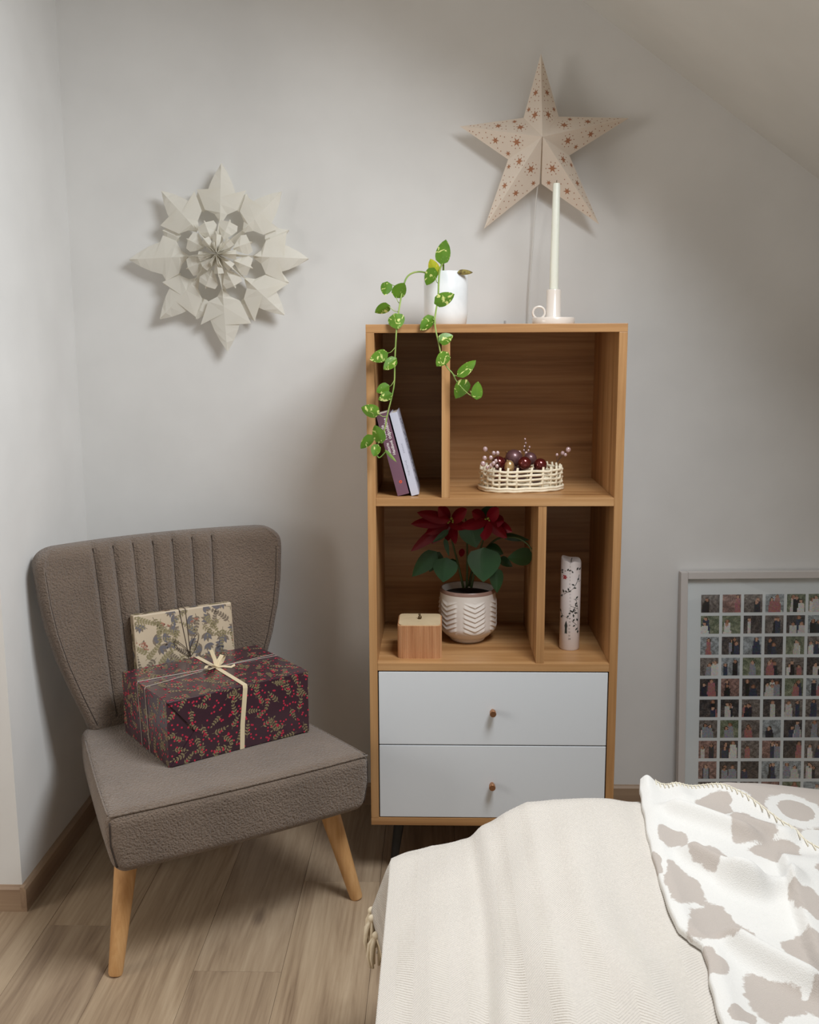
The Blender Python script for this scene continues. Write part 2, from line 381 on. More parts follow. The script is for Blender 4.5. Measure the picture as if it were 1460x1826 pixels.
# backrest
BZ0, BZ1 = .34, .842
def back_w(z):
    pts = [(.34, .205), (.40, .222), (.48, .252), (.56, .279), (.64, .299), (.71, .310), (.78, .316), (.85, .318)]
    for (a, wa), (b, wb) in zip(pts, pts[1:]):
        if z <= b: return wa+(wb-wa)*(z-a)/(b-a)
    return .318
SEAMS = [(-3+i)*.0515-.018 for i in range(7)]
def back_y(x, z):                       # front face, local y
    t = (z-BZ0)/(BZ1-BZ0)
    return .178+.075*t-.055*(x/.318)**2*(.55+.45*t)
def groove(x, z):
    k = .86+.14*(z-BZ0)/(BZ1-BZ0); d = 0
    for s in SEAMS:
        u = (x-s*k)/.0065; d += .0075*math.exp(-u*u)
    if abs(x+.018*k) < .0515*3*k: d -= .003*abs(math.sin(PI*((x+.018*k)/k/.0515)))
    return d*smooth01((z-.40)/.1)
rows = []; m = MB()
zz = [BZ0+(BZ1-.045-BZ0)*i/40 for i in range(41)]+[BZ1-.045+.045*math.sin(PI/2*i/10) for i in range(1, 11)]
NX = 150
for z in zz:
    wd = back_w(z); k = max(0, (z-(BZ1-.045))/.045); wd -= .045*(1-math.sqrt(max(0, 1-k*k)))
    kt = max(0, (z-(BZ1-.03))/.03); th = .075*(1-.75*(1-math.sqrt(max(0, 1-kt*kt)))); rr = min(.022, th*.45)
    yo = (.075-th)*.5; row = []
    for i in range(NX+1):
        x = -wd+rr+(2*wd-2*rr)*i/NX; row.append((x, back_y(x, z)+yo+groove(x, z), z))
    for sgn in (1,):
        for j in range(1, 6):
            a = PI/2*j/6; row.append((wd-rr+rr*math.sin(a), back_y(wd, z)+yo+rr-rr*math.cos(a), z))
        for j in range(0, 6):
            a = PI/2*j/6; row.append((wd-rr+rr*math.cos(a), back_y(wd, z)+yo+th-rr+rr*math.sin(a), z))
    for i in range(41):
        x = wd-rr-(2*wd-2*rr)*i/40; row.append((x, back_y(x, z)+yo+th, z))
    for j in range(1, 6):
        a = PI/2*j/6; row.append((-wd+rr-rr*math.sin(a), back_y(wd, z)+yo+th-rr+rr*math.cos(a), z))
    for j in range(0, 6):
        a = PI/2*j/6; row.append((-wd+rr-rr*math.cos(a), back_y(wd, z)+yo+rr-rr*math.sin(a), z))
    rows.append(row)
n = len(rows[0]); vs = [p for r in rows for p in r]
fs = [(j*n+i, j*n+(i+1) % n, (j+1)*n+(i+1) % n, (j+1)*n+i) for j in range(len(rows)-1) for i in range(n)]
fs += [tuple(range(n))[::-1], tuple((len(rows)-1)*n+i for i in range(n))]
m.add(vs, fs); m.build('backrest', BOUC, ch, auto=60)
for s in SEAMS:
    m = MB(); pts = []
    for i in range(28):
        z = .41+(BZ1-.012-.41)*i/27; k = .86+.14*(z-BZ0)/(BZ1-BZ0); pts.append((s*k, back_y(s*k, z)+groove(s*k, z)-.0004, z))
    m.tube(pts, .0011, 5); m.build('channel_seam', SEAM, ch)
for sg in (-1, 1):
    m = MB(); pts = []
    for i in range(30):
        z = .40+(BZ1-.05-.40)*i/29; x = sg*(back_w(z)-.020); pts.append((x, back_y(x, z)-.0005, z))
    m.tube(pts, .0014, 5); m.build('edge_seam', SEAM, ch)
for fx, fy, tx, ty in ((-.292, -.25, -.235, -.19), (.290, -.25, .235, -.19), (-.13, .22, -.12, .12), (.13, .22, .12, .12)):
    m = MB(); a, b = Vector((fx, fy, 0)), Vector((tx, ty, .262))
    m.tube([a, a+(b-a)*.02, a.lerp(b, .5), b], [.0135, .0155, .0205, .0262], 24); lg = m.build('leg', LEGW, ch, auto=40)
# ================================================================== wrapped gifts
def clampxy(p, w, h): return (max(0, min(w, p[0])), max(0, min(h, p[1])))
def print_face(mb, o, ex, ey, w, h, kinds, spacing, off, rng, inset=None):
    nrm = Vector(ex).cross(Vector(ey)).normalized(); o = Vector(o); ex, ey = Vector(ex), Vector(ey)
    def poly(pts, mi):
        q = [clampxy(p, w, h) for p in pts]
        ar = abs(sum(q[i][0]*q[(i+1) % len(q)][1]-q[(i+1) % len(q)][0]*q[i][1] for i in range(len(q))))/2
        if ar < 2e-7: return
        cx, cy = sum(p[0] for p in q)/len(q), sum(p[1] for p in q)/len(q)
        k = off if not (inset and inset(cx, cy)) else .0002
        k += .00008*mi
        mb.cur = mi; mb.add([o+ex*p[0]+ey*p[1]+nrm*k for p in q], [tuple(range(len(q)))])
    pts = []
    for _ in range(4000):
        p = (rng.uniform(-.01, w+.01), rng.uniform(-.01, h+.01))
        if all((p[0]-q[0])**2+(p[1]-q[1])**2 > spacing**2 for q in pts): pts.append(p)
    for p in pts: rng.choice(kinds)(poly, p, rng.uniform(0, 2*PI), rng)
def leafpoly(b, a, L, wd):
    c, s = math.cos(a), math.sin(a)
    return [(b[0]+L*t*c-wd*k*s, b[1]+L*t*s+wd*k*c) for t, k in ((0, 0), (.3, -.85), (.6, -1), (1, 0), (.6, 1), (.3, .85))]
def dot(b, r, n=8): return [(b[0]+r*math.cos(2*PI*i/n), b[1]+r*math.sin(2*PI*i/n)) for i in range(n)]
def sprig(L, lw, mi, smi, pairs=5, berries=None, leafl=.42, curve=.5):
    def f(poly, p, a, rng):
        cv = rng.uniform(-curve, curve); prev = p
        for i in range(pairs+1):
            t = i/pairs; aa = a+cv*t; q = (prev[0]+L/pairs*math.cos(aa), prev[1]+L/pairs*math.sin(aa))
            nx, ny = -math.sin(aa)*L*.012, math.cos(aa)*L*.012
            poly([(prev[0]-nx, prev[1]-ny), (q[0]-nx, q[1]-ny), (q[0]+nx, q[1]+ny), (prev[0]+nx, prev[1]+ny)], smi)
            ll = L*leafl*(1-.45*t)
            if i > 0:
                for sg in (-1, 1): poly(leafpoly(prev, aa+sg*.85, ll, lw), mi)
            prev = q
        poly(leafpoly(prev, a+cv, L*leafl*.6, lw), mi)
        if berries:
            mb_, r, cnt = berries
            for _ in range(cnt):
                b = rng.uniform(0, 2*PI); d = rng.uniform(.35, .75)*L; poly(dot((p[0]+d*math.cos(b), p[1]+d*math.sin(b)), r), mb_)
    return f
def fan(L, mi, smi):
    def f(poly, p, a, rng):
        for k in range(-2, 3): poly(leafpoly(p, a+k*.45, L*(1-.08*abs(k)), L*.17), mi if k % 2 else smi)
    return f
def berryc(r, mi, smi):
    def f(poly, p, a, rng):
        for i in range(9):
            b = a+rng.uniform(-1, 1); d = rng.uniform(.3, 1)*r*9; q = (p[0]+d*math.cos(b), p[1]+d*math.sin(b))
            nx, ny = -math.sin(b)*.0003, math.cos(b)*.0003
            poly([(p[0]-nx, p[1]-ny), (q[0]-nx, q[1]-ny), (q[0]+nx, q[1]+ny), (p[0]+nx, p[1]+ny)], smi); poly(dot(q, r), mi)
    return f
GOLDP = plain('gold_leaf_print', srgb(164, 150, 114), .34, Metallic=.35)
REDP = plain('red_berry_print', srgb(196, 46, 72), .4)
PLUM = noisy('glossy_plum_wrapping', srgb(58, 36, 46), srgb(68, 44, 54), 9, .28, .0006, 2, Coat_Weight=.5, Coat_Roughness=.15)
SATIN = plain('cream_satin_ribbon', srgb(226, 208, 172), .32, Sheen_Weight=.3)
SILV = plain('silver_twine', srgb(190, 180, 172), .4, Metallic=.3)
GL, GD, GH = .362, .266, .152; ga = math.radians(37.9)
gA = Vector((-.434, -.242, .3925)); gcen = gA+Vector((math.cos(ga), math.sin(ga), 0))*GL/2+Vector((-math.sin(ga), math.cos(ga), 0))*GD/2
g1 = thing('gift_box', 'large plum gift box printed with gold sprigs and red berries, tied with cream ribbon', 'gift', gcen, ga)
hx, hy = GL/2, GD/2
body = MB().box((-hx, -hy, 0), (hx, hy, GH)).build('wrapped_body', PLUM, g1, bevel=.0015)
m = MB()     # end flap folded over the front face: proud of the tucked triangle
fp = [(.002, GH-.001), (GL-.002, GH-.001), (GL-.002, .004), (GL-.045, .05), (GL-.0455, .0495), (GL-.004, .001), (.004, .001), (.064, .073)]
fp = [(.002, GH-.001), (GL-.002, GH-.001), (GL-.002, .001), (.004, .001), (.064, .073)]
vs = [(-hx+a, -hy-d, b) for d in (0, .0032) for a, b in fp]; nfp = len(fp)
m.add(vs, [tuple(range(nfp))[::-1], tuple(range(nfp, 2*nfp))]+[(i, (i+1) % nfp, nfp+(i+1) % nfp, nfp+i) for i in range(nfp)])
m.build('folded_flap', PLUM, g1)
m = MB(); m.tube([(-hx+.062, -hy-.0033, .072), (-hx+.092, -hy-.0035, .053)], .0006, 5); m.build('crease', PLUM, g1)
m = MB(); m.tube([(hx-.046, -hy-.0033, .05), (hx-.003, -hy-.0035, .003)], .0006, 5); m.build('crease', PLUM, g1)
rng = random.Random(3); m = MB()
K1 = [sprig(.030, .0018, 0, 0, 4, (1, .0024, 5), .38), sprig(.026, .0017, 0, 0, 4, (1, .0024, 5), .40)]
tri = lambda x, z: x < .064 and z > 1.14*x-.0 and z < GH-1.23*x
print_face(m, (-hx, -hy, 0), (1, 0, 0), (0, 0, 1), GL, GH, K1, .0265, .0034, rng, tri)
print_face(m, (-hx, -hy, GH), (1, 0, 0), (0, 1, 0), GL, GD, K1, .0265, .0003, rng)
print_face(m, (-hx, hy, 0), (0, -1, 0), (0, 0, 1), GD, GH, K1, .0265, .0003, rng)
print_face(m, (hx, -hy, 0), (0, 1, 0), (0, 0, 1), GD, GH, K1, .0265, .0003, rng)
pr = m.build('sprig_print', [GOLDP, REDP], g1); pr['kind'] = 'stuff'
RX = -hx+.192; rb = .0042
m = MB(); rx2 = -hx+.182
m.strip([(rx2-.003, -hy-rb, .0), (rx2, -hy-rb, .06), (RX, -hy-rb, GH-.006), (RX, -hy-rb+.0015, GH+.0012), (RX, -hy+.006, GH+.0015), (RX+.003, 0.02, GH+.0015), (RX+.001, hy-.004, GH+.0015), (RX, hy+.001, GH-.002), (RX, hy+.0012, .0)], (1, 0, 0), .0058, .0004)
m.build('ribbon', SATIN, g1)
for dy0, dy1 in ((.04, .026), (-.006, .012)):
    m = MB(); yy = .16-hy
    m.tube([(-hx-.0012, dy0-.02, .0), (-hx-.0012, dy0-.012, .1), (-hx-.001, dy0-.006, GH-.002), (-hx+.002, dy0-.004, GH+.0013), (RX, .02, GH+.0026), (hx-.002, dy1+.004, GH+.0013), (hx+.001, dy1+.004, GH-.002), (hx+.001, dy1, 0)], .0009, 6)
    m.build('twine', SILV, g1)
bc = Vector((RX+.002, .018, GH+.004))
def arcstrip(pts, side, name, hw=.0055): m = MB(); m.strip([bc+Vector(p) for p in pts], side, hw, .0004); m.build(name, SATIN, g1, smooth=False)
arcstrip([(0, 0, 0), (-.014, -.006, .008), (-.03, -.012, .012), (-.036, -.016, .007), (-.028, -.012, .001), (0, 0, .001)], (.35, -1, .25), 'bow_loop')
arcstrip([(0, 0, 0), (.008, .004, .012), (.02, .008, .024), (.026, .010, .020), (.018, .008, .006), (0, 0, .001)], (-.5, 1, .1), 'bow_loop')
arcstrip([(0, 0, 0), (-.001, .006, .018), (-.008, .010, .042)], (1, .2, 0), 'ribbon_tail')
arcstrip([(0, 0, 0), (.012, -.012, .002), (.03, -.020, -.001), (.042, -.016, .001)], (.3, 1, .3), 'ribbon_tail', .004)
m = MB(); m.sphere(bc, .0055, 10, 8, (1, 1, .7)); m.build('bow_knot', SATIN, g1, smooth=True)
# smaller gift leaning on the backrest
CREAMP = noisy('cream_wrapping_paper', srgb(198, 180, 154), srgb(210, 192, 166), 7, .5, .0008, 2)
TAUPE = plain('taupe_leaf_print', srgb(128, 114, 98), .55); BLUEG = plain('bluegrey_leaf_print', srgb(112, 108, 112), .55)
OLIVE = plain('olive_leaf_print', srgb(150, 138, 104), .55); DUSTY = plain('dusty_berry_print', srgb(176, 120, 100), .55)
DTW = plain('dark_twine', srgb(66, 54, 48), .8)
tl = math.atan2(.033, .278)
g2o = CH+vx*.15+ux*.03+Vector((0, 0, .3925))
g2 = thing('gift_box', 'small cream gift box printed with grey leaves, leaning on the chair back', 'gift', g2o, 0, rot=(Matrix.Rotation(CY, 3, 'Z') @ Matrix.Rotation(-tl, 3, 'X')).to_euler())
W2, H2, D2 = .129, .27, .03
MB().box((-W2, 0, 0), (W2, D2, H2)).build('wrapped_body', CREAMP, g2, bevel=.004)
m = MB(); rng = random.Random(5)
K2 = [sprig(.055, .0027, 0, 0, 7, None, .22, 1.1), sprig(.05, .0027, 2, 2, 7, None, .24, .9), sprig(.038, .0023, 0, 0, 6, None, .3, .5), sprig(.045, .002, 2, 0, 6, None, .25, .9), fan(.026, 1, 0), fan(.022, 0, 1), berryc(.002, 3, 0)]
print_face(m, (-W2+.003, 0, .003), (1, 0, 0), (0, 0, 1), 2*W2-.006, H2-.006, K2, .0205, .0004, rng)
print_face(m, (-W2, D2-.003, .003), (0, -1, 0), (0, 0, 1), D2-.006, H2-.006, K2, .0205, .0004, rng)
print_face(m, (-W2+.003, .003, H2), (1, 0, 0), (0, 1, 0), 2*W2-.006, D2-.006, K2, .0205, .0004, rng)
pr = m.build('leaf_print', [TAUPE, BLUEG, OLIVE, DUSTY], g2); pr['kind'] = 'stuff'
for x0, x1 in ((-.012, .004), (.004, .009)):
    m = MB(); m.tube([(x0, D2+.001, .2), (x0, D2, H2+.0012), (x0, 0, H2+.0014), (x0+.001, -.0013, H2-.003), (x1, -.0013, .15), (x1+.004, -.0013, .05), (x1+.004, -.0013, .0)], .0008, 5); m.build('twine', DTW, g2)
for sg, a in ((1, 1.15), (-1, 2.3)):
    m = MB(); pts = []
    for i in range(15):
        t = 2*PI*i/14; rr = .03*(1-math.cos(t))
        pts.append((.008+rr*math.cos(a)+.007*math.sin(t)*-math.sin(a), -.002-.002*math.sin(t/2), .148+rr*math.sin(a)+.007*math.sin(t)*math.cos(a)))
    m.tube(pts, .0008, 5); m.build('twine_loop', DTW, g2)
# ================================================================== books
def book(x0, wdt, hgt, dep, cover, label, ang, y0=.028):
    bk = thing('book', label, 'book', (x0, y0, Z1+.0006), 0, rot=(0, -ang, 0)); th = .0022
    pg = plain('book_paper', srgb(222, 214, 200), .8)
    MB().box((th, .004, .003), (wdt-th, dep-.004, hgt-.003)).build('page_block', pg, bk)
    m = MB(); m.box((0, 0, 0), (wdt, th, hgt)); m.box((0, th, 0), (th, dep, hgt)); m.box((wdt-th, th, 0), (wdt, dep, hgt)); m.build('cover', cover, bk); return bk
BA = math.radians(14.6)
bk1 = book(.0705, .028, .2, .135, plain('plum_book_cover', srgb(112, 78, 94), .55), 'plum hardback with white lettering and an orange ring on its spine', BA)
TW = plain('white_spine_ink', srgb(226, 216, 214), .7)
def spine(txt, x, z, size, par, mat=TW, bold=.0): # reads upward along the spine
    M = Matrix(((0, -1, 0, x), (0, 0, 1, -.0003), (1, 0, 0, z), (0, 0, 0, 1)))
    M = Matrix(((0, -1, 0, x), (0, 0, -1, -.0003), (1, 0, 0, z), (0, 0, 0, 1)))
    return text_mesh(txt, size, mat, 'spine_lettering', par, M, bold)
spine('Neděle', .0115, .137, .0118, bk1, bold=.0002); spine('odpoledne', .0215, .137, .0118, bk1, bold=.0002)
spine('Viktorie', .0115, .098, .0095, bk1, bold=.0002); spine('Hanišová', .0215, .098, .0095, bk1, bold=.0002)
m = MB(); c = (.0155, .032)
for i in range(20):
    a, b = 2*PI*i/20, 2*PI*(i+1)/20
    m.add([(c[0]+r*math.cos(t), -.0004, c[1]+r*math.sin(t)) for r, t in ((.0016, a), (.0036, a), (.0036, b), (.0016, b))], [(0, 1, 2, 3)])
m.build('orange_ring_mark', plain('orange_ink', srgb(226, 84, 40), .6), bk1)
bk2 = book(.1035, .0185, .203, .14, plain('lavender_grey_cover', srgb(196, 196, 210), .5), 'slim lavender grey paperback leaning beside the plum book', BA, .03)
FAINT = plain('faint_grey_ink', srgb(168, 168, 182), .7)
m = MB()
for i in range(9): m.box((.006+.001*(i % 2), -.0003, .05+.0042*i), (.0085+.001*(i % 3), -.0001, .0525+.0042*i))
for i in range(6): m.box((.008, -.0003, .105+.004*i), (.0112, -.0001, .1072+.004*i))
m.build('spine_print', FAINT, bk2)
m = MB(); rng = random.Random(9)
for i in range(26):
    z = .02+.165*i/26; yy = .03+.06*rng.random(); m.box((.0186, yy, z), (.0188, yy+.02+.03*rng.random(), z+.004))
m.build('cover_strips', plain('cover_dark_grey', srgb(120, 120, 134), .6), bk2)  # darker grey strips scattered over the cover
# ================================================================== basket with baubles
IV = noisy('ivory_woven_cord', srgb(222, 208, 180), srgb(240, 228, 204), 90, .7, .001)
bkc = Vector((.373, .15, Z1)); by = math.radians(14); BAx, BBx = .1, .066
bas = thing('wicker_basket', 'small oval ivory wicker basket filled with baubles', 'basket', bkc, by)
def oval(a, z, k=1.0, dr=0):
    e = 2/2.6; c, s = math.cos(a), math.sin(a)
    return Vector(((BAx*k+dr)*math.copysign(abs(c)**e, c), (BBx*k+dr)*math.copysign(abs(s)**e, s), z))
NS = 26; m = MB()
m.add([oval(2*PI*i/48, .003, 1) for i in range(48)]+[oval(2*PI*i/48, .0005, 1) for i in range(48)], [tuple(range(48)), tuple(range(48, 96))[::-1]]+[(i, (i+1) % 48, 48+(i+1) % 48, 48+i) for i in range(48)])
m.build('base', IV, bas)
for z, dr, r in ((.0032, .003, .0032), (.0085, .0035, .003)):
    m = MB(); m.tube([oval(2*PI*i/96, z+.0006*math.sin(i*.9)+.001, 1, dr) for i in range(97)], r*1.3, 7, False); m.build('base_rim', IV, bas, smooth=True)
for j, z in enumerate((.0205, .031, .0415, .051)):
    m = MB(); m.tube([oval(2*PI*i/(NS*6), z+.0009*math.sin(i*.31+j), 1, .0022*math.cos(PI*i/6+PI*j)) for i in range(NS*6+1)], .0034, 7, False); m.build('woven_strand', IV, bas, smooth=True)
for i in range(NS):
    a = 2*PI*(i+.5)/NS; m = MB(); sl = .02
    m.tube([oval(a, .002), oval(a+sl*.3, .03), oval(a+sl, .052), oval(a+sl*1.6, .0615, .985)], [.0034, .0034, .0034, .0028], 6); m.build('stake', IV, bas, smooth=True)
def bmat(name, c, rough, met=.6): return plain(name, c, rough, Metallic=met, Coat_Weight=.6)
BX = Matrix.Rotation(by, 3, 'Z')
CAPM = plain('bauble_cap_metal', srgb(150, 120, 80), .35, Metallic=.9)
def bauble(px, py, y, r, mat, label, cap=(0, 0, 1), sc=(1, 1, 1)):
    r *= 1.32; c = P(px, py, y); b = thing('bauble', label, 'bauble', c, 0, 'Christmas baubles in the wicker basket')
    MB().sphere((0, 0, 0), r, 28, 16, sc).build('ball', mat, b, smooth=True)
    d = Vector(cap).normalized(); m = MB(); m.tube([d*(r*.96), d*(r*1.16)], r*.24, 10); m.tube([d*(r*1.16), d*(r*1.28)], r*.07, 6); m.build('cap', CAPM, b)
R1 = bmat('glossy_oxblood_glass', srgb(110, 40, 38), .12); R2 = bmat('satin_mauve_brown', srgb(110, 76, 78), .42, .4); R3 = bmat('champagne_gold', srgb(216, 180, 130), .25, .7)
bauble(916, 817, .150, .0165, R2, 'matt mauve-brown bauble, topmost in the ivory basket', (-.6, .5, .5))
bauble(935, 826, .112, .0125, R1, 'shiny oxblood bauble in front of the matt brown ones in the basket', (.2, .9, .3))
bauble(963, 829, .125, .0125, R1, 'shiny oxblood bauble at the emptier end of the basket', (.1, .9, .3))
bauble(908, 832, .100, .0105, R3, 'small champagne gold bauble behind the basket rim', (-.3, .3, .9), (.9, .9, 1.15))
bauble(945, 818, .172, .0125, R2, 'half hidden matt brown bauble at the back of the basket', (.3, .8, .5))
bauble(889, 826, .13, .0135, R1, 'shiny oxblood bauble beside the beaded sprig in the basket', (-.2, .9, .3))
bauble(900, 828, .165, .013, R1, 'dark red bauble squeezed behind the gold one in the basket', (.2, .9, .3))
bauble(925, 846, .14, .0155, R2, 'mauve-brown bauble lying deep in the basket', (-.2, .9, .3)); bauble(955, 848, .16, .015, R2, 'brown bauble at the bottom of the basket', (.2, .9, .3)); bauble(895, 848, .14, .015, R1, 'oxblood bauble at the bottom of the basket', (.2, .9, .3))
BEADM = plain('pink_glass_bead', srgb(206, 176, 176), .12, Metallic=.25, Coat_Weight=1); TWIG = plain('bronze_wire_twig', srgb(110, 86, 76), .4, Metallic=.5)
def sprig3d(label, y, root, ends, rb):
    s0 = P(*root, y); t = thing('beaded_sprig', label, 'decoration', s0, 0, 'beaded sprigs tucked into the basket')
    for (ex, ey, ed, r) in ends:
        e = P(ex, ey, ed)-s0; m = MB(); m.tube([Vector((0, 0, 0)), e*.5+Vector((0, 0, .004)), e], .0006, 5); m.build('twig', TWIG, t)
        m = MB(); m.sphere(e, r*1.2, 12, 8, (1, .8, 1.1)); m.build('bead', BEADM, t, smooth=True)
sprig3d('sprig of pink glass beads spilling over one end of the basket', .10, (890, 832),
        [(865, 801, .11, .0050), (880, 808, .115, .0042), (887, 808, .10, .0042), (864, 817, .09, .0048), (861, 827, .07, .0052), (875, 816, .08, .0042), (876, 830, .065, .0045), (869, 834, .075, .0036), (884, 822, .07, .0036), (886, 831, .06, .0036), (880, 826, .06, .004)], 0)
sprig3d('upright sprig of tiny beads at the back of the basket', .2, (938, 822), [(936, 783, .2, .0022), (937, 790, .2, .0022), (935, 796, .2, .0022), (944, 797, .2, .0022), (942, 803, .2, .0022), (926, 807, .19, .0042), (938, 808, .2, .0036), (934, 803, .2, .0022)], 0)
sprig3d('lone sprig of pink beads reaching out from the far basket end', .19, (992, 826), [(1013, 802, .19, .0055), (1003, 808, .19, .0042), (1008, 811, .185, .0036), (993, 811, .19, .0032)], 0)
# ================================================================== ribbed wooden box
WB = wood('bamboo_ribs', 2, srgb(176, 120, 80), srgb(198, 146, 104), srgb(212, 164, 122), .55, 2)
LIDM = noisy('pale_plywood_lid', srgb(200, 178, 142), srgb(212, 190, 154), 30, .6)
bx = thing('lidded_box', 'small square ribbed wooden box with pale lid and bead knob', 'box', (.1215, .091, Z2))
hb, rr, hz = .0545, .014, .083; pth = []
def rsq(t, h, r):                         # rounded square by arc length 0..1
    seg = 2*(h-r); arc = PI/2*r; L = 4*(seg+arc); d = t*L % L; k = int(d//(seg+arc)); d -= k*(seg+arc)
    if d < seg: p = Vector((h, -(h-r)+d, 0)); n = Vector((1, 0, 0))
    else:
        a = (d-seg)/r; n = Vector((math.cos(a), math.sin(a), 0)); p = Vector((h-r, h-r, 0))+n*r
    R = Matrix.Rotation(k*PI/2, 3, 'Z'); return R @ p, R @ n
NR = 108; m = MB(); K = NR*4; ring = []
for i in range(K):
    p, n_ = rsq(i/K, hb, rr); ring.append(p+n_*(.0020*abs(math.sin(PI*i/4))-.0020))
vs = [Vector((p.x, p.y, z)) for z in (0, hz) for p in ring]; m.add(vs, [(i, (i+1) % K, K+(i+1) % K, K+i) for i in range(K)]+[tuple(range(K))[::-1], tuple(range(K, 2*K))])
m.build('ribbed_body', WB, bx)
m = MB(); KK = 64; rg = [rsq(i/KK, hb-.003, rr-.002)[0] for i in range(KK)]
m.add([Vector((p.x, p.y, z)) for z in (hz, hz+.0028) for p in rg], [(i, (i+1) % KK, KK+(i+1) % KK, KK+i) for i in range(KK)]+[tuple(range(KK))[::-1], tuple(range(KK, 2*KK))]); lid = m.build('lid', LIDM, bx)
KNB = plain('dark_brass_bead', srgb(96, 78, 52), .35, Metallic=.5)
m = MB(); m.sphere((0, 0, hz+.0075), .0048, 14, 10); m.sphere((-.001, .003, hz+.014), .003, 12, 8); m.build('knob', KNB, lid, smooth=True)
# ================================================================== pillar candle with print
PCX, PCY, PCR, PCH = .5, .13, .0252, .232
pc = thing('pillar_candle', 'tall white pillar candle printed with twigs and a red flower', 'candle', (PCX, PCY, Z2))
m = MB(); tilt = .0
prof = [(PCR*.93, 0), (PCR, .003), (PCR, PCH*.5), (PCR, PCH-.004), (PCR-.0015, PCH), (PCR-.004, PCH-.002), (.004, PCH-.008)]
def meltrim(a, i, r, z): return 0
m.lathe(prof, (0, 0, 0), 48, None, True, True)
for i, v in enumerate(m.v):
    k = i//48
    if k in (3, 4, 5):
        a = math.atan2(v[1], v[0]); m.v[i] = (v[0], v[1], v[2]+.004*math.sin(a*1-.9)+.0022*math.sin(a*3)-.0055*math.exp(-((a+1.75)/.3)**2))
m.build('wax_body', plain('white_pillar_wax', srgb(226, 216, 212), .45, Subsurface_Weight=.1, Subsurface_Radius=(.01, .008, .006)), pc, auto=50)
m = MB(); m.tube([(0, 0, PCH-.01), (.001, 0, PCH-.001), (.002, -.001, PCH+.002)], .0009, 6); m.build('wick', plain('burnt_wick', srgb(40, 34, 30), .9), pc)
def wrap(px, py, dr=.0002):               # a point of the printed wrap, from its place on the candle's front
    x = (px-1016.5)/17.6; x = max(-.97, min(.97, x+(-.0)))
    a = math.asin(x)-PI/2-.14; z = (1161-py)/165*PCH
    return Vector(((PCR+dr)*math.cos(a), (PCR+dr)*math.sin(a), z))
GINK = plain('dark_green_ink', srgb(52, 56, 50), .7); RINK = plain('red_flower_ink', srgb(176, 62, 66), .7)
def cz(x, y): # zoomed picture coordinates of the candle, straightened
    yy = 970+y/8.69; xx = 960+x/8.69; return xx-(1161-yy)*.032+1, yy
def twig(pts, leaves, wl=.00065, lw=2.6):
    leaves = [(a_, b_, c_, d_*1.3) for a_, b_, c_, d_ in leaves]
    q = [cz(*p) for p in pts]; m.tube([wrap(*p) for p in q], wl, 4)
    for x, y, a, L in leaves:
        xx, yy = cz(x, y); m.add([wrap(xx+dx*math.cos(a)-dy*math.sin(a), yy+dx*math.sin(a)+dy*math.cos(a), .0004) for dx, dy in ((0, 0), (L*.5, -lw*.6), (L, 0), (L*.5, lw*.6))], [(0, 1, 2, 3)])
m = MB()
twig([(360, 410), (440, 392), (540, 385), (660, 375)], [(380, 405, -.8, 4), (385, 410, .8, 3), (470, 388, -1, 4), (490, 385, -.3, 4), (540, 388, 1, 3), (610, 380, -1.2, 5), (640, 378, -.9, 4)])
twig([(645, 450), (630, 520), (600, 590), (560, 660), (490, 710), (430, 750), (375, 800)], [(640, 500, 2, 4), (625, 560, -.4, 4), (580, 615, 3.6, 5), (560, 650, .2, 4), (490, 705, -1.8, 5), (530, 690, 2.6, 5), (420, 745, -1.9, 6), (400, 770, 2.2, 5), (470, 720, 3.5, 4)])
twig([(590, 830), (610, 900), (620, 1000), (622, 1100), (618, 1200), (615, 1350)], [(560, 830, .2, 6), (590, 830, -.9, 5), (605, 880, 2, 5), (620, 960, 3.8, 5), (600, 1000, 2.6, 6), (618, 1060, 3.5, 5), (618, 1190, -2, 5), (612, 1290, 2.2, 5), (615, 1330, 1.6, 5)], .0005)
twig([(365, 1050), (395, 1105), (460, 1125), (545, 1190), (600, 1250)], [(372, 1060, -2, 5), (390, 1100, 2, 5), (455, 1122, -.8, 4), (540, 1190, -1, 5), (580, 1245, 2.6, 4)])
twig([(515, 940), (575, 965), (615, 990)], [(550, 1040, -1.3, 7), (520, 1050, 2.8, 4), (550, 1060, 1.4, 6), (560, 1050, .2, 5), (545, 1045, 3.9, 6), (560, 1000, 2, 5)])
q = [cz(*p) for p in ((445, 1175), (455, 1215), (463, 1260), (455, 1300), (455, 1385), (418, 1385), (423, 1300), (418, 1255), (432, 1210))]
m.add([wrap(*p) for p in q], [tuple(range(len(q)))])
m.build('twig_print', GINK, pc)
m = MB(); xx, yy = cz(432, 490)
for i in range(6):
    a = 2*PI*i/6; m.add([wrap(xx+dx*math.cos(a)-dy*math.sin(a), yy+dx*math.sin(a)+dy*math.cos(a)) for dx, dy in ((0, 0), (2.5, -1.5), (4.6, 0), (2.5, 1.5))], [(0, 1, 2, 3)])
m.build('flower_print', RINK, pc)
PALE = plain('pale_grey_ink', srgb(140, 132, 130), .7)
for i in range(24):                        # countdown figures down the front
    yy = 990+5+6.3*i; c = wrap(1015.5, yy, .0004); a = math.atan2(c.y, c.x)
    tx = Vector((-math.sin(a), math.cos(a), 0)); nr = Vector((math.cos(a), math.sin(a), 0))
    Mx = Matrix(((tx.x, 0, nr.x, c.x-tx.x*.0014), (tx.y, 0, nr.y, c.y-tx.y*.0014), (0, 1, 0, c.z), (0, 0, 0, 1)))
    text_mesh(str(i+1), .0048 if i < 23 else .006, PALE if i < 17 else GINK, 'countdown_figure', pc, Mx)
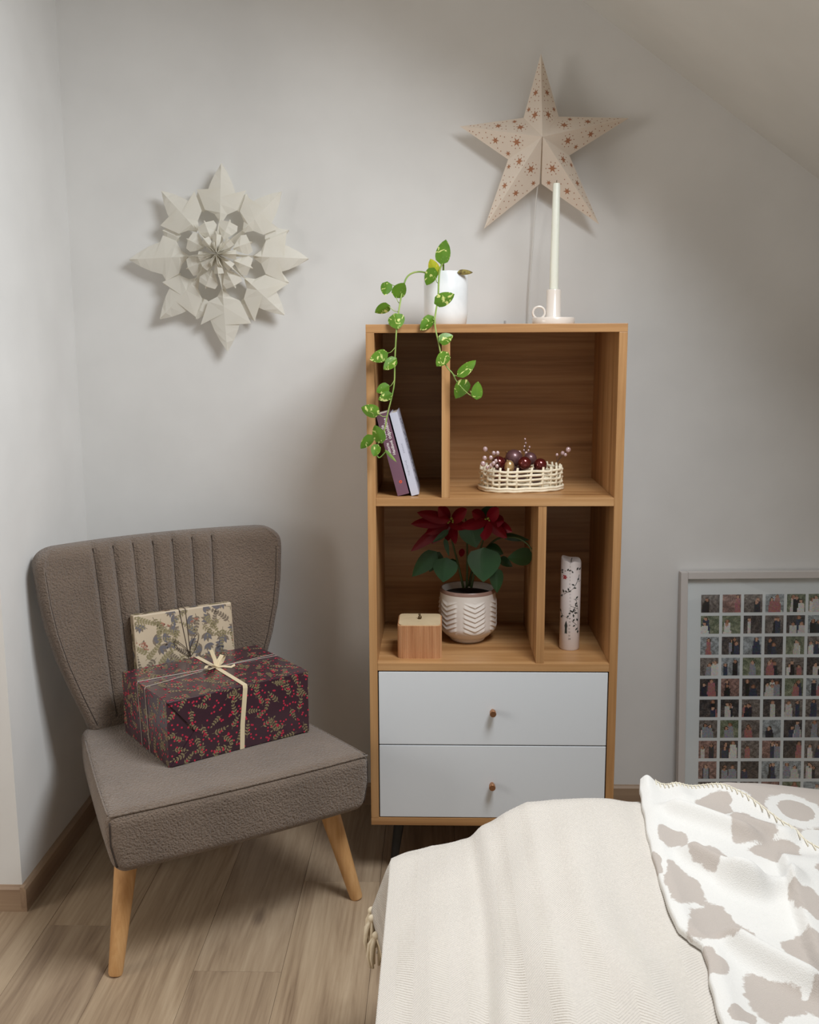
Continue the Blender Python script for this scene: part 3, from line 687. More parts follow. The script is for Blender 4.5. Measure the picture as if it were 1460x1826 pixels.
# ================================================================== leaves helper
def leaf(mb, base, tip, width, nrm, fold=.18, curl=.0, shape=(.45, .8), nl=9, ns=4):
    base, tip = Vector(base), Vector(tip); d = tip-base; L = d.length; d.normalize(); nrm = Vector(nrm); nrm = (nrm-d*nrm.dot(d)).normalized(); sd = d.cross(nrm)
    pk = max((t/50)**shape[0]*(1-t/50)**shape[1] for t in range(51))
    def fn(u, v):
        t = v; wv = width/2*(t**shape[0]*(1-t)**shape[1])/pk; s = (u-.5)*2
        back = -.10*L*abs(s)*(1-t)**3*(1 if shape[0] < .5 else 0)
        return base+d*(L*t+back)+sd*s*wv-nrm*(-fold*abs(s)*wv*-1+curl*L*t*t)
    mb.grid(2*ns+1, nl, fn)
def campoint_n(rng, tilt=.5): return Vector((rng.uniform(-tilt, tilt), -1, rng.uniform(-tilt, tilt)+.15))
def spline(pts, n=8):
    pts = [Vector(p) for p in pts]; out = []
    for i in range(len(pts)-1):
        p0, p1, p2, p3 = pts[max(i-1, 0)], pts[i], pts[i+1], pts[min(i+2, len(pts)-1)]
        for k in range(n):
            t = k/n; out.append(.5*((2*p1)+(p2-p0)*t+(2*p0-5*p1+4*p2-p3)*t*t+(3*p1-p0-3*p2+p3)*t**3))
    return out+[pts[-1]]
# ================================================================== trailing pothos on the top
pp = thing('potted_pothos', 'white glazed pot with two trailing variegated pothos vines', 'potted plant', (.186, .2, ZT))
m = MB(); m.lathe([(.047, 0), (.0505, .003), (.0545, .03), (.0545, .127), (.0535, .129), (.0515, .128), (.051, .11), (.0, .11)], (0, 0, 0), 56); m.build('pot', WHITEC, pp, auto=50)
m = MB(); m.lathe([(.0508, .112), (.0, .114)], (0, 0, 0), 40, None, False); m.build('soil', SOIL, pp)
def pv(pts): return [P(*p) for p in pts]
def addvine(pts, r0, r1):
    q = spline(pv(pts)); m = MB(); n_ = len(q); m.tube(q, [r0+(r1-r0)*i/n_ for i in range(n_)], 7); m.build('vine_stem', VINE, pp, smooth=True, world=True)
addvine([(772, 492, .16), (753, 485, .14), (735, 487, .10), (724, 497, .07), (717, 520, .05), (712, 548, .02), (709, 568, .0), (707, 585, -.016), (704, 640, -.018), (703, 680, -.018), (699, 705, -.02), (690, 742, -.02), (686, 765, -.022), (678, 782, -.024), (672, 800, -.026), (672, 811, -.028), (677, 816, -.03), (688, 805, -.034)], .0022, .0014)
addvine([(790, 492, .17), (790, 470, .15), (784, 482, .12), (782, 505, .10), (781, 530, .07), (777, 555, .03), (775, 572, .0), (777, 590, -.018), (782, 612, -.02), (787, 635, -.02), (797, 655, -.022), (806, 665, -.024), (813, 678, -.026), (822, 690, -.03)], .0024, .0014)
LV = [((787, 468), (795, 427), 25, .14, 0), ((778, 490), (767, 462), 19, .13, 1), ((773, 480), (760, 509), 21, .115, 0), ((777, 540), (810, 525), 23, .04, 0),
      ((771, 566), (750, 589), 21, -.005, 0), ((690, 504), (686, 527), 20, .05, 0), ((706, 529), (721, 504), 24, .045, 0), ((693, 546), (668, 558), 19, .02, 0), ((704, 561), (710, 587), 29, -.012, 0),
      ((784, 608), (808, 598), 20, -.028, 0), ((797, 630), (778, 653), 22, -.03, 0), ((818, 669), (847, 641), 21, -.034, 0), ((831, 680), (812, 711), 25, -.034, 0), ((850, 710), (852, 680), 20, -.04, 0),
      ((689, 630), (659, 641), 23, -.026, 0), ((705, 640), (684, 659), 19, -.03, 0), ((692, 688), (671, 699), 18, -.026, 0), ((697, 703), (675, 713), 17, -.03, 0), ((674, 737), (644, 727), 23, -.03, 0),
      ((680, 788), (668, 758), 22, -.034, 0), ((663, 778), (643, 801), 18, -.036, 0), ((673, 794), (666, 814), 18, -.038, 0), ((688, 804), (707, 824), 5.5, -.036, 2), ((818, 485), (843, 486), 9, .15, 3)]
rng = random.Random(12)
for b, t, wd, y, kd in LV:
    B, Tp = P(*b, y), P(*t, y+rng.uniform(-.012, .012)); sc_ = (y-CAMP.y)/FPX
    m = MB(); leaf(m, B, Tp, wd*sc_*1.05, campoint_n(rng, .45), .2, rng.uniform(-.05, .12)); m.build('leaf', [POTHOS, POTHOSY, VINE, DEADL][kd], pp, smooth=True, world=True)
for a, b, y in (((787, 635), (797, 630), -.024), ((775, 568), (771, 566), -.002), ((704, 620), (689, 630), -.02), ((703, 678), (692, 690), -.02), ((700, 704), (697, 704), -.02), ((690, 742), (674, 737), -.024), ((711, 556), (693, 546), .02), ((713, 541), (706, 529), .04), ((781, 505), (776, 494), .11), ((806, 665), (818, 669), -.028), ((838, 697), (850, 710), -.036), ((686, 768), (680, 788), -.03), ((672, 806), (673, 794), -.03), ((676, 786), (663, 778), -.03), ((720, 510), (690, 504), .06), ((822, 690), (850, 710), -.034)):
    A, B = P(*a, y), P(*b, y); m = MB(); m.tube(spline([A, (A+B)/2+Vector((0, -.002, -.004)), B], 4), .0009, 5); m.build('petiole', VINE, pp, smooth=True, world=True)
# ================================================================== potted poinsettia
ps = thing('potted_poinsettia', 'red poinsettia in a white pot with leaf relief', 'potted plant', (.244, .205, Z2))
def relief(a, i, r, z):
    if z < .022 or z > .118 or r < .04: return 0
    k = 6; ph = ((a+PI/2+.30)/(2*PI)*k) % 1; u = abs(ph-.5)*2          # 0 at a rib's middle
    if u > .80: return 0
    s = ((z-u*.017)/.0125) % 1
    return (.0032*(1-s)**1.0*smooth01(s*6))*smooth01((.80-u)/.15)*smooth01((z-.022)/.012)*smooth01((.118-z)/.012)
m = MB(); prof = [(.040, 0), (.044, .002), (.0455, .005), (.0475, .008)]
for i in range(101):
    z = .010+.122*i/100; t = (z-.010)/.122
    r = .0475+.0260*math.sin(min(1, t*3.6)*PI/2)**.8 - .0015*max(0, t-.7)/.3; prof.append((r, z))
prof += [(.0715, .137), (.0705, .1395), (.068, .138), (.066, .13), (.064, .122)]
m.lathe(prof, (0, 0, 0), 240, relief); m.build('pot', POT2, ps, auto=50)
m = MB(); m.lathe([(.0722, .1305), (.0722, .134), (.0712, .1390), (.0700, .1402), (.068, .1395)], (0, 0, 0), 60, None, False); m.build('rim_band', plain('brown_rim_glaze', srgb(150, 120, 108), .3), ps, auto=60)
m = MB(); m.lathe([(.0660, .122), (.03, .128), (.0, .127)], (0, 0, 0), 40, None, False); m.build('soil', SOIL, ps)
C1, C2 = (803, 928), (868, 928)
for (x0, y0, d0), pts in (((826, 1048, .2), [(815, 1000, .2), (805, 960, .19), (803, 928, .18)]), ((832, 1048, .205), [(833, 1000, .2), (832, 950, .2), (830, 925, .2)]), ((840, 1048, .2), [(850, 1000, .2), (862, 960, .19), (868, 930, .18)]), ((836, 1046, .22), [(845, 1010, .23), (880, 965, .22), (915, 958, .18), (938, 968, .16), (950, 984, .15), (951, 992, .15)])):
    m = MB(); q = spline([P(x0, y0, d0)]+pv(pts), 6); m.tube(q, [.0035-.002*i/len(q) for i in range(len(q))], 7); m.build('stem', STEMG, ps, smooth=True, world=True)
PL_ = [((863, 976), (861, 1038), 62, .12, GREENL, .1), ((796, 994), (790, 1038), 46, .13, GREENL, .1), ((778, 983), (734, 1027), 32, .14, DGREENL, .2), ((784, 984), (768, 1019), 26, .16, DGREENL, .3), ((951, 992), (906, 996), 34, .14, DGREENL, .1), ((884, 1012), (887, 1056), 26, .15, DGREENL, .3), ((890, 995), (911, 1011), 18, .18, DGREENL, .2), ((835, 930), (848, 976), 46, .13, DGREENL, .2), ((868, 975), (895, 985), 24, .2, DGREENL, .3), ((800, 945), (775, 968), 12, .13, GREENL, .3), ((793, 960), (799, 990), 9, .13, GREENL, .3),
       ((815, 1000), (800, 1012), 20, .2, DGREENL, .3), ((858, 925), (885, 905), 26, .2, DGREENL, .3), ((895, 955), (942, 962), 14, .2, DGREENL, .2)]
BR = [(C1, (735, 931), 22, DREDL), (C1, (745, 911), 22, DREDL), (C1, (733, 982), 20, DREDL), (C1, (770, 970), 20, DREDL), (C1, (785, 905), 26, REDL), (C1, (828, 908), 24, DREDL), (C1, (810, 968), 16, DREDL), (C1, (760, 950), 22, DREDL), (C1, (830, 940), 24, DREDL),
      (C2, (822, 937), 22, REDL), (C2, (845, 912), 24, REDL), (C2, (896, 928), 28, REDL), (C2, (911, 946), 22, REDL), (C2, (905, 958), 20, DREDL), (C2, (862, 962), 22, DREDL), (C2, (885, 908), 22, DREDL), (C2, (840, 955), 20, DREDL), ((802, 944), (796, 962), 12, REDL), ((824, 978), (822, 992), 10, REDL)]
rng = random.Random(4)
for b, t, wd, y, mt, cl in PL_:
    B, Tp = P(*b, y+.01), P(*t, y-.012); m = MB(); leaf(m, B, Tp, wd*(y-CAMP.y)/FPX, campoint_n(rng, .3), .22, cl, (.5, .95)); m.build('leaf', mt, ps, smooth=True, world=True)
for b, t, wd, mt in BR:
    y = .17+rng.uniform(-.03, .02); B, Tp = P(*b, y), P(*t, y-.03+rng.uniform(-.02, .02)); m = MB(); leaf(m, B, Tp, wd*1.1*(y-CAMP.y)/FPX, Vector((rng.uniform(-.5, .5), -1, .6)), .25, .12, (.6, .8)); m.build('bract', mt, ps, smooth=True, world=True)
for c in (C1, C2):
    m = MB(); p = P(*c, .155)
    for i in range(7): m.sphere(p+Vector((.006*math.cos(i), -.002, .006*math.sin(i*1.7))), .0028, 8, 6)
    m.build('flower_buds', plain('yellow_green_buds', srgb(150, 150, 60), .6), ps, smooth=True, world=True)
# ================================================================== candlestick and taper candle
cs = thing('candlestick', 'glossy cream ceramic candlestick with a finger ring', 'candlestick', (.4485, .17, ZT))
m = MB(); m.lathe([(.049, 0), (.0515, .0015), (.052, .004), (.052, .0145), (.0505, .017), (.019, .0175), (.0178, .019), (.0176, .081), (.0168, .0835), (.0125, .084), (.0115, .08), (.011, .07), (.0, .07)], (0, 0, 0), 56); m.build('dish_and_socket', CERAM, cs, auto=45)
m = MB(); m.tube([(-.0355+.0145*math.cos(a), 0, .0285+.0145*math.sin(a)) for a in (2*PI*i/32 for i in range(33))], .0029, 10, False); m.build('finger_ring', CERAM, cs, smooth=True)
tc = thing('taper_candle', 'slim ivory taper candle standing in the cream candlestick', 'candle', (.4485, .17, ZT+.0705))
m = MB(); L = .262; m.tube([(0, 0, 0), (0, 0, .06), (.001, 0, .16), (.0018, 0, L-.004), (.0018, 0, L)], [.0108, .0108, .0098, .0085, .0072], 24); m.build('wax_stick', CANDLE, tc, auto=50)
m = MB(); m.tube([(.0018, 0, L-.001), (.0018, 0, L+.004), (.0024, 0, L+.007)], .0008, 6); m.build('wick', plain('cotton_wick', srgb(96, 84, 66), .9), tc)
m = MB(); m.tube([(0, 0, 0), (0, 0, .003), (0, 0, .0095), (0, 0, .011)], [.0032, .0026, .0026, .0018], 10); o = m.build('cable_clip', plain('grey_plastic', srgb(150, 146, 142), .5), None, auto=40); o.location = (.335, .24, ZT); tag(o, 'tiny grey plastic peg standing on the oak shelf top', 'clip')
# ================================================================== paper star on the wall
SCn = Vector((.4255, .345, 1.829))
st = thing('paper_star', 'cream perforated paper star lantern hanging on the wall above the bookshelf', 'star lantern', SCn)
tips = [(0, .213), (.226, .056), (.157, -.205), (-.140, -.214), (-.203, .040)]
notch = [(.047, .060), (.076, -.035), (.0035, -.103), (-.080, -.043), (-.042, .058)]   # between tip i and i+1
FD, BD, TD, ND = -.058, .055, .012, .006
def V3(p, d): return Vector((p[0], d, p[1]))
cut_rng = random.Random(2)
for i in range(5):
    t, n0, n1 = tips[i], notch[i-1], notch[i]
    if i == 2: n1 = (.0065, -.104)
    if i == 3: n0 = (.0015, -.104)
    cF = Vector((0 if i not in (2, 3) else (.0012 if i == 2 else -.0008), FD, 0)); cB = Vector((0, BD, 0)); tp = V3(t, TD); tb = V3(t, TD+.001)
    m = MB(); a, b = V3(n0, ND), V3(n1, ND)
    m.add([cF, tp, a, b, cB, tb], [(0, 2, 1), (0, 1, 3), (4, 5, 2), (4, 3, 5)])
    ptp = m.build('star_point', PAPER_S, st)
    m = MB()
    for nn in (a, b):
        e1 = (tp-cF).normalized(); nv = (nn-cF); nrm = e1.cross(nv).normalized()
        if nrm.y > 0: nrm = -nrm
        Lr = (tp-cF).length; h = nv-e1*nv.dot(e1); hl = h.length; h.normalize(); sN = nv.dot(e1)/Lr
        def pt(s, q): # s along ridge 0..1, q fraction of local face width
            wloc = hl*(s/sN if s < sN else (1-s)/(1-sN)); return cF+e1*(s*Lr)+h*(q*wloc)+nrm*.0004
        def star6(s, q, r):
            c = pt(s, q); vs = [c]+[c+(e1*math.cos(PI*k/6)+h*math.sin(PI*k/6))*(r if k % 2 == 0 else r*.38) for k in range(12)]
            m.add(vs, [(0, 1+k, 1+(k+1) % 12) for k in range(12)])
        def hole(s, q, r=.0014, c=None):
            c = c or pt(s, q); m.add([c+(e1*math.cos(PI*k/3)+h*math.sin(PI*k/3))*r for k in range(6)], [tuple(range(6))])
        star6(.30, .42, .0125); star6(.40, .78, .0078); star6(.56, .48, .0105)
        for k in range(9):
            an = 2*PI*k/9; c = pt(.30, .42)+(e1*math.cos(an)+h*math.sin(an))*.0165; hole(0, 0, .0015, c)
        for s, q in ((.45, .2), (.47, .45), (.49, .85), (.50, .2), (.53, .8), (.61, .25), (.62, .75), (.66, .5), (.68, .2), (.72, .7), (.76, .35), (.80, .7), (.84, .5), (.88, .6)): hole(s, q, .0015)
    m.build('painted_cutouts', CUT, ptp)
WCAB = plain('white_cable', srgb(226, 224, 220), .5)
m = MB(); q = spline([SCn+Vector((-.002, .0, -.09)), SCn+Vector((-.004, .035, -.14)), SCn+Vector((-.010, .05, -.26)), SCn+Vector((-.016, .052, -.36)), Vector((.405, .398, ZT-.05))], 8)
m.tube(q, .0016, 7); m.build('power_cable', WCAB, st, smooth=True, world=True)
# ================================================================== folded paper flower on the wall
sc0 = Vector((-.402, .392, 1.552))
pf = thing('paper_snowflake', 'large white paper bag snowflake star fixed to the wall above the chair', 'wall decoration', sc0)
rng = random.Random(21)
def pol(r, a, d): return Vector((r*math.cos(a), -d, r*math.sin(a)))
def blade(name, a0, outline, ridge, edge, lift):
    # outline: (r, angle offset, side depth weight) ; folded along its centre line
    m = MB(); n_ = len(outline); cen = [pol(outline[0][0], a0, ridge(outline[0][0])), pol(outline[-1][0], a0, ridge(outline[-1][0]))]
    outline = [o_ if len(o_) == 3 else (o_[0], o_[0], o_[1]) for o_ in outline]
    for sg in (-1, 1):
        vs = []
        for rc, re, da in outline: vs.append(pol(rc, a0, ridge(rc)))
        for rc, re, da in outline: vs.append(pol(re, a0+sg*da, edge(re)))
        fs = [(k, k+1, n_+k+1, n_+k) for k in range(n_-1)]
        m.add(vs, [f if sg > 0 else f[::-1] for f in fs])
    o = m.build(name, PAPER_F, pf); return o
D = math.radians
NPT = 8
for i in range(NPT):
    a0 = PI/2+2*PI*i/NPT+rng.uniform(-.04, .04); k = [1.0, .98, 1.06, 1.0, 1.08, .97, 1.0, .98][i]*rng.uniform(.98, 1.02)
    # outer blade with a long tip
    out = [(.086, .086, D(3)), (.108, .106, D(9)), (.130, .124, D(20)), (.148, .176*rng.uniform(.92, 1.08), D(21)), (.168*k, .156*k, D(14.5)), (.190*k, .182*k, D(9.5)), (.210*k, .206*k, D(5)), (.232*k, .232*k, D(.3))]
    blade('outer_petal', a0, out, lambda r: .046-.12*(r-.08), lambda r: .034-.10*(r-.09), 0)
    # small swept tip between the blades, lying deeper
    out = [(.122, D(3)), (.135, D(11)), (.155, D(8)), (.178*rng.uniform(.95, 1.06), D(.3))]
    blade('side_tip', a0+PI/NPT+rng.uniform(-.05, .05), out, lambda r: .026-.06*(r-.08), lambda r: .012-.02*(r-.08), 0)
    # middle ring: a pair of swallow-tailed pieces
    out = [(.042, D(4)), (.060, D(16)), (.076, D(20)), (.088, D(15)), (.080, D(5)), (.094, D(.2))]
    blade('middle_petal', a0+PI/NPT+rng.uniform(-.05, .05), out, lambda r: .076-.20*(r-.04), lambda r: .064-.14*(r-.04), 0)
    out = [(.012, D(4)), (.034, D(17)), (.050, D(15)), (.046, D(5)), (.058, D(.3))]
    blade('inner_petal', a0+rng.uniform(-.08, .08), out, lambda r: .094-.12*r, lambda r: .084-.12*r, 0)
    # upright pleats joining the layers
    m = MB(); aa = a0+rng.uniform(-.03, .03)
    m.add([pol(.004, aa, .1), pol(.05, aa, .09), pol(.10, aa, .042), pol(.18*k, aa, .028), pol(.15, aa, .003), pol(.06, aa, .003), pol(.004, aa, .003)], [(0, 1, 5, 6), (1, 2, 4, 5), (2, 3, 4)])
    m.build('pleat', PAPER_F, pf)
    for dd in (.12, .27):
        m = MB(); aa = a0+dd+rng.uniform(-.04, .04); m.add([pol(.001, aa, .088), pol(.026, aa+.05, .104), pol(.036, aa+.06, .082), pol(.03, aa+.05, .06), pol(.002, aa, .05)], [(0, 1, 2, 3, 4)]); m.build('centre_fold', PAPER_F, pf)
# ================================================================== photo collage frame
FRM = plain('white_frame_lacquer', srgb(206, 200, 196), .4)
FX, FW, FH, FT = .836, .50, .70, .0195
la = math.atan2(.045, .70)
pfm = thing('picture_frame', 'white frame with a grid of wedding snapshots leaning against the wall', 'picture frame', (FX+FW/2+.006, .362-.002, .0006), 0, rot=(-la, math.radians(-.6), 0))
def fb(a, b): return MB().box(a, b).build('frame_bar', FRM, pfm, bevel=.0015)
h2 = FW/2
fb((-h2, -.028, 0), (-h2+FT, 0, FH)); fb((h2-FT, -.028, 0), (h2, 0, FH)); fb((-h2+FT, -.028, 0), (h2-FT, 0, FT)); fb((-h2+FT, -.028, FH-FT), (h2-FT, 0, FH))
MB().box((-h2+FT, -.014, FT), (h2-FT, -.01, FH-FT)).build('mat_board', plain('pale_mat_board', srgb(228, 230, 232), .7), pfm)
kg = N('picture_glass'); gl = kg.n('BsdfGlossy', Roughness=.02); tr = kg.n('BsdfTransparent', Color=(.99, 1, 1, 1)); fr = kg.n('Value'); fr.outputs[0].default_value = .05
kg.t.links.new(kg.n('MixShader', i0=fr.outputs[0], i1=tr.outputs[0], i2=gl.outputs[0]).outputs[0], kg.t.nodes['Material Output'].inputs[0])
MB().box((-h2+FT, -.0205, FT), (h2-FT, -.0185, FH-FT)).build('glass_pane', kg.m, pfm)
kp = N('photo_print'); at = kp.n('VertexColor', {'layer_name': 'Col'}); kp.set(Base_Color=at.outputs[0], Roughness=.5)
def photo(seed):
    r = random.Random(seed); G = 18; kind = r.choice(['dark', 'dark', 'mid', 'green', 'light', 'pink', 'mid', 'light'])
    base = {'dark': (52, 50, 54), 'mid': (140, 130, 124), 'green': (92, 102, 82), 'light': (178, 184, 190), 'pink': (176, 138, 128)}[kind]
    alt = {'dark': (96, 84, 80), 'mid': (86, 78, 76), 'green': (150, 152, 128), 'light': (120, 124, 126), 'pink': (110, 84, 80)}[kind]
    img = [[None]*G for _ in range(G)]
    hz_ = r.uniform(.3, .6); ph = [r.uniform(.3, 1.2), r.uniform(0, 6), r.uniform(.2, .9), r.uniform(0, 6)]
    for j in range(G):
        for i_ in range(G):
            t = .5+.5*math.sin(i_*ph[0]+ph[1]+2*math.sin(j*ph[2]+ph[3]))*(.6+.4*r.random()); t = t*.8+(.2 if j/G < hz_ else 0); c = [a+(b-a)*t+gg for a, b, gg in zip(base, alt, [r.uniform(-22, 22)]*3)]
            img[j][i_] = c
    for q in range(r.choice([1, 2, 2, 3, 4])):
        cx, w_, top = r.uniform(3, G-3), r.uniform(1.6, 3.4), r.uniform(7, 14); body = r.choice([(206, 200, 196), (222, 218, 214), (40, 44, 56), (54, 62, 84), (168, 110, 110), (150, 150, 160), (30, 30, 34)])
        skin = r.choice([(196, 150, 126), (176, 128, 104), (206, 164, 140)]); hair = r.choice([(60, 40, 30), (34, 28, 26), (120, 76, 48)]); fl_ = r.uniform(0, .14)
        for j in range(G):
            for i_ in range(G):
                dx = i_-cx
                if j < top and abs(dx) < w_+fl_*(top-j): img[j][i_] = [c+r.uniform(-16, 16) for c in body]
                d2 = (dx/1.5)**2+((j-top-1.2)/1.7)**2
                if d2 < 1: img[j][i_] = list(skin)
                elif d2 < 1.8 and j > top: img[j][i_] = list(hair)
    return img, G
PT, PS = .0588, .0505; px0, pz0 = -h2+FT+.040, FH-FT-.046
k = 0
for rw in range(10):
    for cl in range(8):
        img, G = photo(100+rw*17+cl*5); x0 = px0+cl*PT; z1 = pz0-rw*PT*1.012
        if x0+PS > h2-FT-.005: continue
        m = MB(); s = PS/G; vs = [(x0+i_*s, -.0143, z1-PS+j*s) for j in range(G+1) for i_ in range(G+1)]
        m.add(vs, [(j*(G+1)+i_, j*(G+1)+i_+1, (j+1)*(G+1)+i_+1, (j+1)*(G+1)+i_) for j in range(G) for i_ in range(G)])
        me = bpy.data.meshes.new('photo'); me.from_pydata(m.v, [], m.f); me.materials.append(kp.m)
        ca = me.color_attributes.new('Col', 'FLOAT_COLOR', 'CORNER')
        for f_i, p in enumerate(me.polygons):
            c = img[f_i//G][f_i % G]; c = srgb(*[max(0, min(255, v)) for v in c])
            for li in p.loop_indices: ca.data[li].color = c
        o = bpy.data.objects.new('photo', me); COL.objects.link(o); o.parent = pfm; k += 1
# ================================================================== bed and blankets
BXL, BXR, BYF, BYN = .10, 1.5, -.64, -2.9
bed = thing('bed', 'low bed with a pale mattress under the cream and spotted blankets', 'bed', ((BXL+BXR)/2, (BYF+BYN)/2, 0))
m = MB(); m.box((BXL+.06, BYN, .09), (BXR, BYF-.04, .22)); m.build('bed_base', plain('bed_base_fabric', srgb(150, 140, 128), .9), bed, bevel=.01, world=True)
for lx in (BXL+.14, BXR-.1):
    for ly in (BYF-.14, BYN+.1): MB().tube([(lx, ly, 0), (lx, ly, .095)], [.02, .025], 16).build('leg', LEGW, bed, world=True)
# mattress follows the slumped edge
def bed_z(x):
    pts = [(-.2, .380), (.075, .380), (.11, .396), (.155, .413), (.20, .420), (.235, .429), (.25, .440), (.29, .470), (.33, .494), (.38, .501), (.5, .503), (2, .503)]
    for (a, za), (b, zb) in zip(pts, pts[1:]):
        if x <= b: t = (x-a)/(b-a); return za+(zb-za)*t
    return .503
m = MB()
def mat_fn(u, v):
    return None
xs = [BXL+.03+(BXR-.03-BXL)*i/40 for i in range(41)]
vs = []; 
for y in (BYF-.05, BYN): vs += [(x, y, bed_z(x)-.022) for x in xs]+[(x, y, .222) for x in xs]
q = 82; fs = []
for i in range(40): fs += [(i, i+1, q+i+1, q+i), (41+i, q+41+i, q+41+i+1, 41+i+1), (i, 41+i, 42+i, i+1), (q+i, q+i+1, q+42+i, q+41+i)]
fs += [(0, q, q+41, 41), (40, 81, q+81, q+40)]
m.add(vs, fs); m.build('mattress', plain('mattress_ticking', srgb(222, 216, 206), .9), bed, world=True, smooth=False)
# cream throw, one cloth colour throughout
def throw_mat():
    k = N('herringbone_cotton'); uv = k.n('UVMap', {'uv_map': 'UVMap'}); sep = k.n('SeparateXYZ', Vector=uv.outputs[0]); X, Y = sep.outputs[0], sep.outputs[1]
    tri = k.math('PINGPONG', X, .026)
    wv = k.math('SINE', k.math('MULTIPLY', k.math('ADD', Y, k.math('MULTIPLY', tri, .8)), 2*PI/.0052))
    nz = k.n('TexNoise', Vector=k.coord(), Scale=420, Detail=2)
    col = srgb(217, 209, 199)
    k.set(Base_Color=k.mix(k.math('MULTIPLY', nz.outputs[0], .1), col, srgb(208, 198, 182)), Roughness=.9, Sheen_Weight=.2)
    k.bump(k.math('ADD', k.math('MULTIPLY', wv, .5), nz.outputs[0]), .0011, .8); return k.m
THROW = throw_mat()
def wob(x, y): k_ = 1-smooth01((x-.48)/.06); return k_*(.0035*math.sin(x*31+2.1*math.sin(y*5))+.003*math.sin(y*13+x*9)+.0035*math.sin(x*62+y*5+math.sin(y*11))*smooth01((x-.2)/.1)*smooth01((-.66-y)/.2)+.002*math.sin(x*23-y*31))
prof_x = []     # across: hem at the left, up the side, over the bed
for i in range(16): t = i/16; prof_x.append(('s', t))
NXB = 190
for i in range(NXB+1): prof_x.append(('t', i/NXB))
prof_y = []
for i in range(14): prof_y.append(('e', i/14))
NYB = 150
for i in range(NYB+1): prof_y.append(('t', i/NYB))
def throw_pt(px_, py_):
    kx, tx = px_; ky, ty = py_
    XE, YE = .079, -.605
    if ky == 't': y = YE-(2.2)*ty**1.25; dz = 0
    else: y = YE+.012*math.sin(ty*PI); dz = -(1-ty)*.2
    yy = y
    if kx == 't':
        x = XE+(1.15-XE)*tx**1.15; z = bed_z(x)+.006-.004*smooth01((x-.48)/.05)+wob(x, yy)*smooth01((x-XE)/.05)
        # fold ridge running away from the viewer
        fx = .240+.010*math.sin(yy*6+1); z += .007*math.exp(-((x-fx-.010)/.016)**2)-.003*math.exp(-((x-fx+.010)/.010)**2)
        u = .03+ (x-XE)
        edge = 1-smooth01((YE-yy)/.05)
        z -= .012*edge*edge
        if ky == 'e': z += dz*(1 if True else 0)
        return Vector((x, y, z)), (u-.03+.0, -y+(0 if ky == 't' else (1-ty)*.0))
    # side drape
    flare = smooth01(1-abs(yy+.64)/.12)
    ztop = bed_z(XE)+.006; drop = .2-.105*flare; s = 1-tx
    bul = .034*flare*s
    x = XE-.002*smooth01(s*5)-bul+.012*s*(1-flare)
    z = ztop-.012*(1-smooth01((YE-yy)/.05))**2-drop*s
    if ky == 'e': z += dz*.4; 
    return Vector((x, y, z)), (-(s*.2), -y)
vs = []; uvs = []
for py_ in prof_y:
    for px_ in prof_x:
        p, uv_ = throw_pt(px_, py_); p.z = max(p.z, .012); vs.append(p); uvs.append((uv_[0], uv_[1]-.0 if py_[0] == 't' else uv_[1]-(1-py_[1])*.2))
nx_, ny_ = len(prof_x), len(prof_y)
m = MB(); m.add(vs, [(j*nx_+i, j*nx_+i+1, (j+1)*nx_+i+1, (j+1)*nx_+i) for j in range(ny_-1) for i in range(nx_-1)])
tb_o = Vector((.5, -1.2, .4))
thr = thing('throw_blanket', 'cream herringbone throw spread over the bed, with knotted fringe', 'blanket', tb_o)
def uvmesh(name, vs, fs, uvs, mat, parent, off, thick=.004, field=None):
    me = bpy.data.meshes.new(name); me.from_pydata([tuple(Vector(v)-off) for v in vs], [], fs); me.materials.append(mat)
    ul = me.uv_layers.new(name='UVMap')
    for lp in me.loops: ul.data[lp.index].uv = uvs[lp.vertex_index]
    if field:
        fa = me.attributes.new('spot', 'FLOAT', 'POINT'); fa.data.foreach_set('value', field)
    me.polygons.foreach_set('use_smooth', [True]*len(me.polygons))
    o = bpy.data.objects.new(name, me); COL.objects.link(o); o.parent = parent
    sm = o.modifiers.new('thickness', 'SOLIDIFY'); sm.thickness = thick; sm.offset = -1
    return o
uvmesh('woven_cloth', vs, [f[::-1] for f in m.f], uvs, THROW, thr, tb_o)
FRG = noisy('cotton_fringe', srgb(228, 212, 184), srgb(238, 224, 198), 120, .9)
rng = random.Random(8)
for i in range(26):
    y = -.612-.03*i
    if i < 4: y = -.612-.022*i
    p, _ = throw_pt(('s', 0), ('t', max(0, ((-.605-y)/2.2))**(1/1.25)))
    m = MB()
    m.sphere(p+Vector((0, 0, -.004)), .0075, 8, 6)
    for s in range(6):
        a = 2*PI*s/6; d = Vector((math.cos(a), math.sin(a), 0))*.007; j = rng.uniform(-.006, .006)
        m.tube([p+Vector((.006, 0, .001)), p+Vector((0, 0, -.004)), p+d+Vector((j, 0, -.022)), p+d*1.1+Vector((j*1.5, 0, -.045)), p+d*.8+Vector((j, j, -.062+j))], [.003, .0034, .0044, .0038, .0022], 6)
    m.build('tassel', FRG, thr, smooth=True, world=True)
